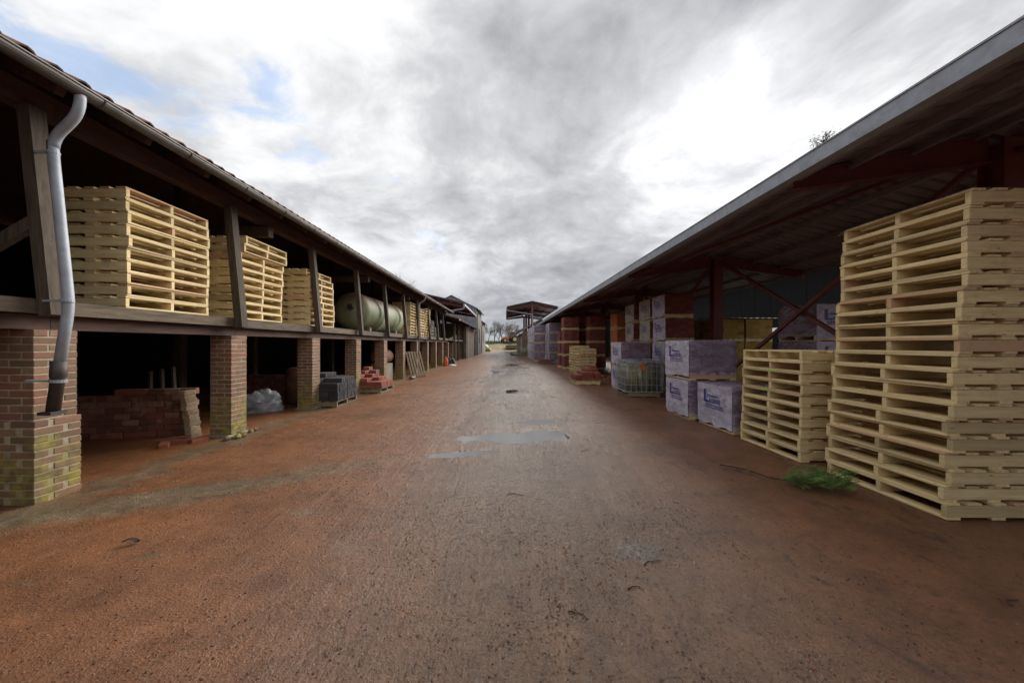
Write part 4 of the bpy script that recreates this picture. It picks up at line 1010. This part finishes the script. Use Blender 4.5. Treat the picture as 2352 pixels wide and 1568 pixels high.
# ------------------------------------------------------------------ fir branch, twigs, stones
def fir_branch():
    t = thing('fir_branch', (3.2, 3.85, 0.0), 'cut green fir branch lying on the clay beside the tallest pallet stack', 'branch')
    rn = random.Random(2)
    p0 = Vector((2.62, 4.38, 0.03)); p1 = Vector((2.90, 3.92, 0.035)); p2 = Vector((3.40, 3.60, 0.06))
    m = MB(); m.path([p0, p0.lerp(p1, 0.5) + Vector((0.03, 0, 0.015)), p1, p1.lerp(p2, .5), p2], [0.009, 0.009, 0.008, 0.006, 0.003], 6); m.build('stem', 'twig_brown', t)
    fm = MB()
    def sprig(a, b, nn):
        d = (b - a); L_ = d.length; d.normalize()
        for i in range(nn):
            q = a.lerp(b, (i + rn.random()) / nn); th = rn.uniform(0, 6.283)
            o = d.orthogonal().normalized(); o = Matrix.Rotation(th, 3, d) @ o
            tip = q + (o * 0.9 + d * 0.55).normalized() * rn.uniform(0.012, 0.022); w = d.cross(o) * 0.0022
            if tip.z < 0.004: tip.z = 0.004
            fm.quad([q - w, q + w, tip])
    for i in range(95):
        t_ = rn.uniform(0.15, 1.0); base = p1.lerp(p2, t_)
        sgn = rn.choice((-1, 1)); dirn = (p2 - p1).normalized(); side = Vector((-dirn.y, dirn.x, 0)) * sgn
        L_ = rn.uniform(0.10, 0.26) * (1.15 - 0.5 * t_)
        end = base + (side * rn.uniform(0.5, 1.0) + dirn * rn.uniform(0.2, 0.8)).normalized() * L_ + Vector((0, 0, rn.uniform(-0.01, 0.17)))
        end.z = max(end.z, 0.012); sprig(base, end, 90)
        for j in range(4):
            b2 = base.lerp(end, rn.uniform(0.3, 0.95)); e2 = b2 + (side * rn.uniform(-0.2, 0.6) + dirn * rn.uniform(0.3, 1.0)).normalized() * rn.uniform(0.04, 0.09) + Vector((0, 0, rn.uniform(-0.01, 0.04)))
            e2.z = max(e2.z, 0.012); sprig(b2, e2, 40)
    sprig(Vector((2.76, 4.14, 0.04)), Vector((2.83, 4.07, 0.06)), 60)
    fo = fm.build('needles', 'fir', t); fo['kind'] = 'stuff'
fir_branch()
def stones():
    rn = random.Random(4); base = []
    for k in range(5):
        bm = bmesh.new(); bmesh.ops.create_icosphere(bm, subdivisions=1, radius=1)
        for v in bm.verts: v.co *= 1 + rn.uniform(-0.28, 0.28); v.co.z *= 0.6
        base.append(([v.co.copy() for v in bm.verts], [tuple(x.index for x in f.verts) for f in bm.faces])); bm.free()
    for name, mat, N_, smin, smax in (('dark_grit', 'twig_brown', 70000, 0.0014, 0.0068), ('pale_grit', 'concrete', 1500, 0.0018, 0.0058), ('brick_crumbs', 'red_brick', 8000, 0.0016, 0.0075)):
        v, f = [], []
        for i in range(N_):
            y = 1.3 + 24 * rn.random() ** 1.9; x = rn.gauss(0.35, 1.2) if rn.random() < 0.72 else rn.uniform(-4.0, 3.6)
            if abs(x) > 4.1: continue
            cl = mnoise.noise(Vector((x * 1.1, y * 0.9, 3.0))) + 0.7 * mnoise.noise(Vector((x * 4.0, y * 3.0, 7.0)))
            if name != 'pale_grit' and cl < rn.uniform(-0.25, 0.95): continue
            s = (smin + (smax - smin) * rn.random() ** 3) * (1 + 0.06 * y); z = ground_h(x, y) + s * 0.25
            V, F = rn.choice(base); b = len(v); th = rn.uniform(0, 6.28); c, sn = math.cos(th), math.sin(th)
            v += [(x + s * (p.x * c - p.y * sn), y + s * (p.x * sn + p.y * c), z + s * p.z) for p in V]; f += [tuple(b + q for q in t) for t in F]
        me = bpy.data.meshes.new(name); me.from_pydata(v, [], f); me.materials.append(M[mat])
        o = bpy.data.objects.new(name, me); COL.objects.link(o); o['kind'] = 'stuff'; o['label'] = {'dark_grit': 'dark grit scattered over the lane', 'pale_grit': 'pale grit scattered over the yard', 'brick_crumbs': 'crumbs of red brick over the yard'}[name]
stones()
def lumps():
    import numpy as np
    rg = np.random.default_rng(3); n = 90000
    y = 1.25 + 10.5 * rg.random(n) ** 1.7; x = rg.uniform(-1, 1, n) * np.minimum(4.0, 1.55 * y + 0.3)
    s_ = (0.0016 + 0.0062 * rg.random(n) ** 4) * (1 + 0.10 * y)
    z = np.array([ground_h(a, b) for a, b in zip(x, y)]) + s_ * 0.15
    th = rg.uniform(0, 6.283, n); c, q = np.cos(th), np.sin(th)
    base = np.array([(1, 0, 0), (0, 1, 0), (-1, 0, 0), (0, -1, 0), (0, 0, 0.75)])
    V = np.zeros((n, 5, 3)); k = rg.uniform(0.65, 1.3, (n, 5))
    bx = base[None, :, 0] * k; by = base[None, :, 1] * k + rg.uniform(-.3, .3, (n, 5))
    V[..., 0] = x[:, None] + s_[:, None] * (bx * c[:, None] - by * q[:, None]); V[..., 1] = y[:, None] + s_[:, None] * (bx * q[:, None] + by * c[:, None])
    V[..., 2] = z[:, None] + s_[:, None] * base[None, :, 2] * k
    F = (np.array([(0, 1, 4), (1, 2, 4), (2, 3, 4), (3, 0, 4)])[None] + 5 * np.arange(n)[:, None, None]).reshape(-1, 3)
    me = bpy.data.meshes.new('clay_lumps'); me.vertices.add(n * 5); me.vertices.foreach_set('co', V.ravel())
    me.loops.add(F.size); me.loops.foreach_set('vertex_index', F.ravel().astype(np.int32))
    me.polygons.add(len(F)); me.polygons.foreach_set('loop_start', np.arange(0, F.size, 3, dtype=np.int32))
    me.update(calc_edges=True); me.validate(); me.materials.append(M['ground'])
    o = bpy.data.objects.new('clay_lumps', me); COL.objects.link(o); o['kind'] = 'stuff'; o['label'] = 'small wet clay lumps covering the yard surface'
lumps()
rn = random.Random(8)
for (x, y, n, lab) in ((0.02, 1.52 * 822 / 350 + .0, 9, 'dark curled root lying across the wet lane'), (0.35, 2.0, 7, 'curved dark twig on the bare gravel lane'), (-0.18, 8.9, 12, 'tangle of dark roots in the middle of the lane'), (0.95, 2.45, 8, 'dark root crossing the small muddy puddle'), (1.05, 5.0, 10, 'muddy root clump near the lettered packs'), (2.9, 2.05, 7, 'dark twig lying before the tallest pallet stack'), (0.75, 2.2, 6, 'thin twig on the clay past the small puddle')):
    m = MB(); p = Vector((x, y, 0)); a = rn.uniform(-0.5, 0.5); pts = []
    for k in range(n):
        q = p.copy(); q.z = ground_h(q.x, q.y) + 0.006; pts.append(q); a += rn.uniform(-0.8, 0.8); p = p + Vector((math.cos(a), math.sin(a), 0)) * 0.022
    m.path(pts, [0.0035 * (1 - 0.6 * k / n) + 0.001 for k in range(n)], 5); tag(m.build('root', 'twig_brown', at=(x, y, 0)), lab, 'root')
m = MB(); m.smooth = True
lx, ly = -2.87, 2.68
for i in range(6):
    for j in range(4): m.v.append(Vector((lx + 0.10 * i / 5, ly + 0.05 * (j / 3 - .5) * math.sin(math.pi * (i + 0.4) / 5.8) + 0.03 * i / 5, 0.012 + 0.03 * abs(j / 3 - .5) + 0.01 * math.sin(i))))
for i in range(5):
    for j in range(3): a = i * 4 + j; m.f.append((a, a + 4, a + 5, a + 1))
tag(m.build('dead_leaf', 'twig_brown', at=(lx, ly, 0)), 'curled brown dead leaf on the orange clay', 'leaf')

# ------------------------------------------------------------------ far left buildings
def gable_canopy(cx, ya, yb, hw, ez, az, ncol, label, name, post_x=None, mat='sheet', pipe=True, psd=-1):
    t = thing(name, (cx, (ya + yb) / 2, 0), label, 'canopy')
    for k in range(ncol):
        y = ya + 0.3 + (yb - ya - 0.6) * k / (ncol - 1)
        m = MB(); ibeam(m, (cx, y, -0.02), (cx, y, az - 0.25), 0.3, 0.3, 0.28, up=(0, 1, 0)); m.build('column', 'steel_red', t)
        for sx in (-1, 1):
            m = MB(); ibeam(m, (cx + sx * 0.15, y, az - 0.36), (cx + sx * (hw - 0.05), y, ez - 0.16), 0.40, 0.2, 0.16); m.build('rafter', 'steel_red', t)
    for sx in (-1, 1):
        for q in (0.1, 0.4, 0.7, 0.98):
            z = az + (ez - az) * q; m = MB(); m.bar((cx + sx * hw * q, ya, z - 0.09), (cx + sx * hw * q, yb, z - 0.09), 0.07, 0.10); m.build('purlin', 'sheet', t)
        me = sheet_mesh(sx * hw, ez - 0.02, 0, az - 0.02); me.materials.clear(); me.materials.append(M[mat]); y = ya - 0.1
        while y < yb - 0.3: inst('roof_sheet', me, t, (cx - ORG[t.name].x, y - ORG[t.name].y, 0)); y += 1.0
        m = MB(); m.box((cx + sx * (hw + 0.02) - 0.06, ya - 0.1, ez - 0.17), (cx + sx * (hw + 0.02) + 0.06, yb, ez - 0.03)); m.build('gutter', 'galv', t)
    for sx in (-1, 1):
        m = MB(); m.bar((cx, ya - 0.12, az + 0.02), (cx + sx * hw, ya - 0.12, ez + 0.02), 0.03, 0.12); m.build('verge_trim', 'cast_iron', t)
    if pipe:
        m = MB(); m.path(arc([(cx + psd * hw, ya - 0.05, ez - 0.16), (cx + psd * hw, ya - 0.05, ez - 0.42), (cx + psd * 0.0, ya - 0.2, ez - 0.95), (cx, ya - 0.2, 0.0)]), 0.06, 8); m.build('downpipe', 'galv', t)
    return t
gable_canopy(3.3, 44.0, 64.0, 3.13, 6.05, 6.72, 4, 'tall red steel gable canopy standing beyond the wrapped towers', 'gable_canopy')
gable_canopy(-6.7, 28.5, 40.0, 3.4, 4.72, 5.5, 3, 'brown sheeted gable canopy rising behind the end of the long shed', 'gable_canopy', pipe=True, psd=1)

# lower continuation of the long shed
lt = thing('lean_to_shed', (-6, 36, 0), 'low dark lean-to with open bays and brown rendered wall past the long shed', 'shed')
m = MB(); m.hexa([(-3.6, 27.8, 3.42), (-3.6, 45.8, 3.36), (-9.5, 45.8, 5.0), (-9.5, 27.8, 5.0), (-3.6, 27.8, 3.50), (-3.6, 45.8, 3.44), (-9.5, 45.8, 5.08), (-9.5, 27.8, 5.08)]); m.build('roof', 'rooftile', lt)
for q in range(12):
    m = MB(); y = 28.2 + q * 1.5; m.bar((-3.7, y, 3.36), (-9.4, y, 4.92), 0.08, 0.13); m.build('rafter', 'beam', lt)
m = MB(); m.box((-10, 27.4, 0), (-9.6, 46, 5.0)); m.build('back_wall', 'darkwall', lt)
m = MB(); m.box((-4.30, 36.6, -0.02), (-4.0, 46, 3.34)); m.build('rendered_wall', 'render', lt)
m = MB(); m.box((-9.6, 36.4, -0.02), (-4.31, 36.65, 3.6)); m.build('cross_wall', 'render', lt)
m = MB(); m.box((-3.998, 37.2, 0.0), (-3.95, 38.2, 2.05)); m.build('door', 'old_sheet', lt)
for yy in (30.0, 32.4, 36.4):
    m = MB(); m.bar((-4.3, yy, 0), (-4.3, yy, 3.4), 0.16, 0.16, up=(1, 0, 0)); m.build('post', 'post', lt)
m = MB(); m.box((-9.5, 27.3, 1.78), (-4.35, 36.3, 1.92)); m.build('floor_deck', 'floorboard', lt)
m = MB(); m.box((-4.347, 29.5, 1.74), (-4.30, 36.3, 1.90)); m.build('edge_plank', 'plank', lt)
m = MB(); m.path(arc([(-3.6, 36.2, 3.36), (-3.6, 36.2, 3.2), (-3.85, 36.2, 3.0), (-3.85, 36.2, 0.05)]), 0.055, 8); m.build('downpipe', 'galv', lt)
m = MB(); m.path(arc([(-3.6, 45.6, 3.32), (-3.6, 45.6, 3.1), (-3.9, 45.6, 2.9), (-3.9, 45.6, 0.05)]), 0.05, 8); m.build('downpipe', 'cast_iron', lt)
gutter(-3.55, 3.40, 27.9, 45.8, 0.07, 'gutter', 'zinc_old', lt)
for i in range(9):
    m = MB(); y = 30.2 + i * 0.65; m.bar((-4.9 + J(.2), y, 1.95 + 0.05 * (i % 3)), (-4.7 + J(.2), y + 2.2, 2.1 + 0.12 * (i % 4)), 0.14, 0.03)
    tag(m.build('loose_board', 'old_pallet'), 'grey board in the jumble on the lean-to floor', 'board', 'jumbled boards on the lean-to floor')
def barn(name, xa, xb, ya, yb, ez, rz_, label, wall='old_sheet'):
    t = thing(name, ((xa + xb) / 2, (ya + yb) / 2, 0), label, 'barn'); xm = (xa + xb) / 2
    def corr(m, p, q, z0, z1f, nrm):
        n = max(4, int((Vector(q) - Vector(p)).length / 0.25)); prev = None
        for k in range(n + 1):
            c = Vector(p).lerp(Vector(q), k / n); c = c + Vector(nrm) * (0.035 if k % 2 else 0.0); top = z1f(c)
            cur = (Vector((c.x, c.y, z0)), Vector((c.x, c.y, top)))
            if prev: m.quad([prev[0], cur[0], cur[1], prev[1]])
            prev = cur
    gz = lambda c: ez + (rz_ - ez) * (1 - abs(c.x - xm) / ((xb - xa) / 2))
    m = MB(); corr(m, (xa, ya, 0), (xb, ya, 0), 0, gz, (0, -1, 0)); m.build('gable_wall', wall, t)
    m = MB(); corr(m, (xb, ya, 0), (xb, yb, 0), 0, lambda c: ez, (1, 0, 0)); m.build('side_wall', 'concrete', t)
    m = MB(); corr(m, (xa, yb, 0), (xa, ya, 0), 0, lambda c: ez, (-1, 0, 0)); m.build('side_wall', 'old_sheet', t)
    m = MB(); corr(m, (xb, yb, 0), (xa, yb, 0), 0, gz, (0, 1, 0)); m.build('gable_wall', 'old_sheet', t)
    for sx in (-1, 1):
        e = xm + sx * ((xb - xa) / 2 + 0.25); ze = ez - 0.08
        m = MB(); m.hexa([(xm, ya - 0.2, rz_ + .03), (e, ya - 0.2, ze), (e, yb + 0.2, ze), (xm, yb + 0.2, rz_ + .03), (xm, ya - 0.2, rz_ + 0.10), (e, ya - 0.2, ze + 0.07), (e, yb + 0.2, ze + 0.07), (xm, yb + 0.2, rz_ + 0.10)]); m.build('roof_slope', 'old_sheet', t)
    gutter(xb + 0.33, ez - 0.1, ya - 0.2, yb + 0.2, 0.09, 'gutter', 'zinc_old', t)
    m = MB(); m.path(arc([(xb + 0.33, ya - 0.1, ez - 0.16), (xb + 0.33, ya - 0.1, ez - 0.5), (xb + 0.1, ya, ez - 0.8), (xb + 0.1, ya, 0.0)]), 0.06, 8); m.build('downpipe', 'cast_iron', t)
    for yy, z0, w in ((ya + 1.2, 0.0, 1.3), (ya + 4.0, 1.6, 1.2)):
        m = MB(); m.box((xb + 0.04, yy, z0), (xb + 0.08, yy + w, z0 + 2.1)); m.build('door' if z0 == 0 else 'shutter', 'old_sheet' if z0 == 0 else 'darkwall', t)
    return t
barn('corrugated_barn', -10.5, -3.85, 47.5, 56.8, 6.2, 7.9, 'tall grey corrugated barn past the lean-to shed')
barn('stone_barn', -10.5, -3.9, 57.4, 69.0, 5.2, 7.3, 'lower pale barn at the far end of the row', 'render')
# grey tank and green drum by the last barn
bt = thing('feed_tank', (-4.0, 71.8, 0), 'grey rounded tank standing at the end of the last barn', 'tank')
m = MB(); m.smooth = True; m.path([(-4.2, 71.8, 0.1), (-4.2, 71.8, 0.25), (-4.2, 71.8, 1.0), (-4.2, 71.8, 1.35), (-4.2, 71.8, 1.5)], [0.5, 0.75, 0.78, 0.55, 0.15], 18); m.build('body', 'white_scrap', bt)
m = MB(); m.path([(-4.2, 71.8, 0), (-4.2, 71.8, 0.12)], 0.55, 14); m.build('base', 'cast_iron', bt)
m = MB(); m.smooth = True; m.path([(-3.3, 71.3, 0), (-3.3, 71.3, 0.6), (-3.25, 71.3, 0.72)], [0.32, 0.34, 0.18], 14); tag(m.build('green_drum', 'green_plastic', at=(-3.3, 71.3, 0)), 'lime green drum in front of the grey rounded tank', 'drum')

# low building under the far canopy
lb = thing('low_workshop', (4.5, 56, 0), 'low dark workshop with pitched roof beneath the tall gable canopy', 'workshop')
m = MB(); m.box((2.2, 47, -0.02), (2.4, 72, 3.0)); m.build('side_wall', 'render', lb)
m = MB(); m.box((2.41, 47, -0.02), (7, 47.2, 3.2)); m.build('end_wall', 'render', lb)
m = MB(); m.hexa([(1.5, 46.6, 3.05), (1.5, 72.4, 3.05), (4.6, 72.4, 4.7), (4.6, 46.6, 4.7), (1.5, 46.6, 3.15), (1.5, 72.4, 3.15), (4.6, 72.4, 4.8), (4.6, 46.6, 4.8)]); m.build('roof_slope', 'old_sheet', lb)
m = MB(); m.hexa([(4.61, 46.6, 4.7), (4.61, 72.4, 4.7), (7.4, 72.4, 3.1), (7.4, 46.6, 3.1), (4.61, 46.6, 4.8), (4.61, 72.4, 4.8), (7.4, 72.4, 3.2), (7.4, 46.6, 3.2)]); m.build('roof_slope', 'old_sheet', lb)
for yy in (52, 56, 60, 64, 68):
    m = MB(); m.box((2.17, yy, 1.2), (2.196, yy + 1.6, 2.3)); m.build('window', 'cast_iron', lb)
m = MB(); m.box((2.15, 48.0, 0), (2.196, 50.2, 2.6)); m.build('sliding_door', 'fibre_sheet', lb)
# rubble by the small tank
for i in range(16):
    x, y, s = rn.uniform(0.9, 1.8), rn.uniform(46, 52), rn.uniform(0.18, 0.42)
    bm = bmesh.new(); bmesh.ops.create_icosphere(bm, subdivisions=1, radius=s)
    for v in bm.verts: v.co *= rn.uniform(0.75, 1.15); v.co.z *= 0.75
    me = bpy.data.meshes.new('r'); bm.to_mesh(me); bm.free(); me.materials.append(M['concrete'])
    o = inst('rubble_stone', me, None, (x, y, s * 0.55)); tag(o, 'rough grey rubble stone in the heap past the small tank', 'stone', 'rubble stones beside the lane')

# ------------------------------------------------------------------ mound, tractor, verge, trees
def mound_h(x, y):
    a = max(0.0, min(1.0, (y - 74) / 16)); a = a * a * (3 - 2 * a)
    b = max(0.0, min(1.0, (9 - abs(x + 1)) / 4)) 
    return 1.75 * a * b + 0.25 * a * mnoise.noise(Vector((x * 0.35, y * 0.2, 2))) * b
m = MB(); m.smooth = True; xs = [-14 + 0.5 * i for i in range(57)]; ys = [73.5 + 0.8 * j for j in range(40)]
for y in ys:
    for x in xs: m.v.append(Vector((x, y, mound_h(x, y) - 0.02)))
for j in range(len(ys) - 1):
    for i in range(len(xs) - 1): a = j * len(xs) + i; m.f.append((a, a + 1, a + len(xs) + 1, a + len(xs)))
struct(m.build('earth_mound', 'mound'))
def tractor(x, y, z, rz):
    t = thing('tractor', (x, y, z), 'orange farm tractor with glazed cab parked on the earth mound', 'tractor', None, rz)
    def part(nm, mb, mat): return inst(nm, shared(mb, nm, mat), t, (0, 0, 0))
    m = MB(); m.hexa([(-2.25, -0.38, 0.85), (-0.35, -0.42, 0.85), (-0.35, 0.42, 0.85), (-2.25, 0.38, 0.85), (-2.15, -0.32, 1.35), (-0.35, -0.40, 1.72), (-0.35, 0.40, 1.72), (-2.15, 0.32, 1.35)]); part('hood', m, 'tractor_orange')
    m = MB(); m.box((-2.1, -0.25, 0.55), (1.4, 0.25, 0.85)); part('chassis', m, 'black_rubber')
    m = MB(); m.hexa([(-0.34, -0.70, 1.0), (1.15, -0.75, 1.0), (1.15, 0.75, 1.0), (-0.34, 0.70, 1.0), (-0.15, -0.65, 2.6), (1.05, -0.68, 2.6), (1.05, 0.68, 2.6), (-0.15, 0.65, 2.6)]); part('cab_glass', m, 'glass')
    m = MB(); m.box((-0.3, -0.78, 2.6), (1.25, 0.78, 2.78)); part('cab_roof', m, 'tractor_orange')
    for sx, sy in ((-0.28, -1), (-0.28, 1), (1.12, -1), (1.12, 1), (0.5, -1), (0.5, 1)):
        m = MB(); m.bar((sx, sy * 0.74, 1.0), (sx + (0.1 if sx < 0 else -0.06 if sx > 1 else 0), sy * 0.69, 2.6), 0.06, 0.06, up=(1, 0, 0)); part('cab_pillar', m, 'black_rubber')
    for px, r_, w in ((-1.6, 0.58, 0.36), (0.9, 0.86, 0.5)):
        for sy in (-1, 1):
            m = MB(); m.smooth = True; yc = sy * 0.82
            m.path([(px, yc - w / 2, r_), (px, yc - w / 2 + 0.06, r_), (px, yc + w / 2 - 0.06, r_), (px, yc + w / 2, r_)], [r_ * 0.88, r_, r_, r_ * 0.88], 24); tyre = part('tyre', m, 'black_rubber')
            m = MB(); m.path([(px, yc - w / 2 - 0.01, r_), (px, yc + w / 2 + 0.01, r_)], r_ * 0.55, 18); o = inst('rim', shared(m, 'rim', 'rim'), tyre, (0, 0, 0))
    for sy in (-1, 1):
        m = MB(); pts = [(0.9 + 0.98 * math.cos(a), 0.86 + 0.98 * math.sin(a)) for a in [R(20 + 14 * k) for k in range(11)]]
        for (a, b), (c, d) in zip(pts, pts[1:]): m.hexa([(a, sy * 0.82 - 0.27, b), (c, sy * 0.82 - 0.27, d), (c, sy * 0.82 + 0.27, d), (a, sy * 0.82 + 0.27, b), (a * 1.0, sy * 0.82 - 0.27, b + 0.04), (c, sy * 0.82 - 0.27, d + 0.04), (c, sy * 0.82 + 0.27, d + 0.04), (a, sy * 0.82 + 0.27, b + 0.04)])
        part('mudguard', m, 'tractor_orange')
        m = MB(); m.cbox((-2.22, sy * 0.22, 1.2), (0.05, 0.16, 0.12)); part('headlight', m, 'white_scrap')
    m = MB(); m.path([(-0.9, 0.3, 1.5), (-0.9, 0.3, 2.4)], 0.05, 8); part('exhaust', m, 'cast_iron')
tractor(1.15, 89.5, mound_h(1.15, 89.5) - 0.02, R(18))
for i, (x, y, w, lab) in enumerate(((1.35, 80, 2.6, 'dark flat trailer parked below the orange tractor'),)):
    t = thing('flat_trailer', (x, y, mound_h(x, y)), lab, 'trailer')
    m = MB(); m.box((x - w / 2, y - 1.8, 1.0), (x + w / 2, y + 1.8, 1.25)); m.build('bed', 'cast_iron', t)
    m = MB(); m.box((x - w / 2, y - 1.85, 0.55), (x + w / 2, y - 1.81, 0.98)); m.build('tailboard', 'old_pallet', t)
    for sx in (-1, 1):
        for yy in (-0.8, 0.6):
            m = MB(); m.smooth = True; m.path([(x + sx * w / 2 * 0.8 - 0.12, y + yy, 0.5), (x + sx * w / 2 * 0.8 + 0.12, y + yy, 0.5)], 0.48, 16); m.build('wheel', 'black_rubber', t)
def bare_tree(x, y, h, seed, label, z=0.0, group='bare trees beyond the yard', lvl=6, thick=1.0):
    rn = random.Random(seed); t = thing('bare_tree', (x, y, z), label, 'tree', group)
    tr, tw = MB(), MB()
    def grow(p, d, L_, r, l):
        mid = p + d * L_ * 0.5 + Vector((rn.uniform(-1, 1), rn.uniform(-1, 1), 0)) * L_ * 0.05; e = p + d * L_
        (tr if l < 2 else tw).path([p, mid, e], [r, r * 0.85, r * 0.66], 6 if l < 2 else 3, False)
        if l >= lvl: return
        nb = 3 if l < lvl - 1 else 4
        for k in range(nb):
            a = rn.uniform(0, 6.283); sp = rn.uniform(0.25, 0.75)
            nd_ = (d + (Matrix.Rotation(a, 3, d) @ d.orthogonal().normalized()) * sp + Vector((0, 0, 0.18))).normalized()
            st = p.lerp(e, rn.uniform(0.55, 1.0)) if k else e
            grow(st, nd_, L_ * rn.uniform(0.58, 0.82), r * rn.uniform(0.5, 0.66), l + 1)
    grow(Vector((x, y, z)), Vector((rn.uniform(-.05, .05), rn.uniform(-.05, .05), 1)).normalized(), h * 0.30, h * 0.018 * thick, 0)
    tr.build('trunk', 'bark', t); o = tw.build('crown', 'bark', t); return t
for i, (x, y, h) in enumerate(((-7.5, 128, 10), (-4.0, 135, 12.5), (-1.0, 126, 11), (1.6, 132, 11.5), (3.6, 128, 9.5), (-10.5, 130, 9), (6.5, 135, 10), (-5.8, 122, 9), (-2.6, 140, 12), (0.4, 138, 10.5), (-8.8, 140, 11), (2.6, 142, 11))):
    bare_tree(x, y, h * 0.85, 30 + i, 'leafless tree in the row on the skyline behind the tractor', 1.0)
for i, (x, y, h) in enumerate(((-17.5, 62, 12.2), (-15.0, 64, 12.0), (-12.6, 66, 11.0), (-9.2, 72, 12.8), (-19.5, 60, 12.8))):
    bare_tree(x, y, h, 60 + i, 'leafless treetop showing above the roofs of the left sheds', 0.0, 'bare trees behind the left sheds')
def conifer(x, y, h, seed):
    rn = random.Random(seed); t = thing('conifer_tree', (x, y, 0), 'brownish evergreen treetop peeking over the steel canopy roof', 'tree')
    m = MB(); m.path([(x, y, 0), (x, y, h * 0.6), (x, y, h)], [0.22, 0.12, 0.02], 8); 
    leaf = MB()
    for i in range(110):
        z = h * rn.uniform(0.35, 1.0); rr = (h - z) * 0.28 + 0.45; a = rn.uniform(0, 6.283)
        e = Vector((x + math.cos(a) * rr, y + math.sin(a) * rr, z + rr * rn.uniform(0.05, 0.5))); b = Vector((x, y, z)); m.path([b, e], [0.025, 0.008], 4, False)
        for k in range(42):
            p = b.lerp(e, rn.uniform(0.3, 1.05)) + Vector((rn.gauss(0, .12), rn.gauss(0, .12), rn.gauss(0, .10))); d = Vector((rn.gauss(0, 1), rn.gauss(0, 1), rn.gauss(0.2, 1))).normalized(); w = d.orthogonal().normalized()
            leaf.quad([p - w * 0.03, p + d * 0.09, p + w * 0.03, p - d * 0.06])
    m.build('trunk', 'bark', t); leaf.build('crown', 'foliage', t)
conifer(17.75, 20, 13.1, 3)
# rough hedge and grass verge on the mound
def tuft(n, x0, x1, y0, y1, h0, h1, name, mat, label, seed, hf):
    rn = random.Random(seed); m = MB()
    for i in range(n):
        x, y = rn.uniform(x0, x1), rn.uniform(y0, y1); h = rn.uniform(h0, h1); z = hf(x, y); a = rn.uniform(0, 3.14); w = 0.03 * (1 + h)
        dx, dy = math.cos(a) * w, math.sin(a) * w; lx, ly = rn.gauss(0, .25) * h, rn.gauss(0, .25) * h
        m.quad([(x - dx, y - dy, z), (x + dx, y + dy, z), (x + lx, y + ly, z + h)])
    o = m.build(name, mat); o['kind'] = 'stuff'; o['label'] = label
tuft(5000, -9, 7, 86, 100, 0.2, 0.6, 'verge_grass', 'grass', 'rough grass on the brow of the earth mound', 3, mound_h)
tuft(5000, -14, 12, 116, 124, 0.8, 2.4, 'scrub', 'bark', 'tangled leafless scrub below the far trees', 4, lambda x, y: 0.6)
m = MB(); m.box((-400, 104, -0.5), (400, 420, 1.0)); struct(m.build('far_field', 'grass'))
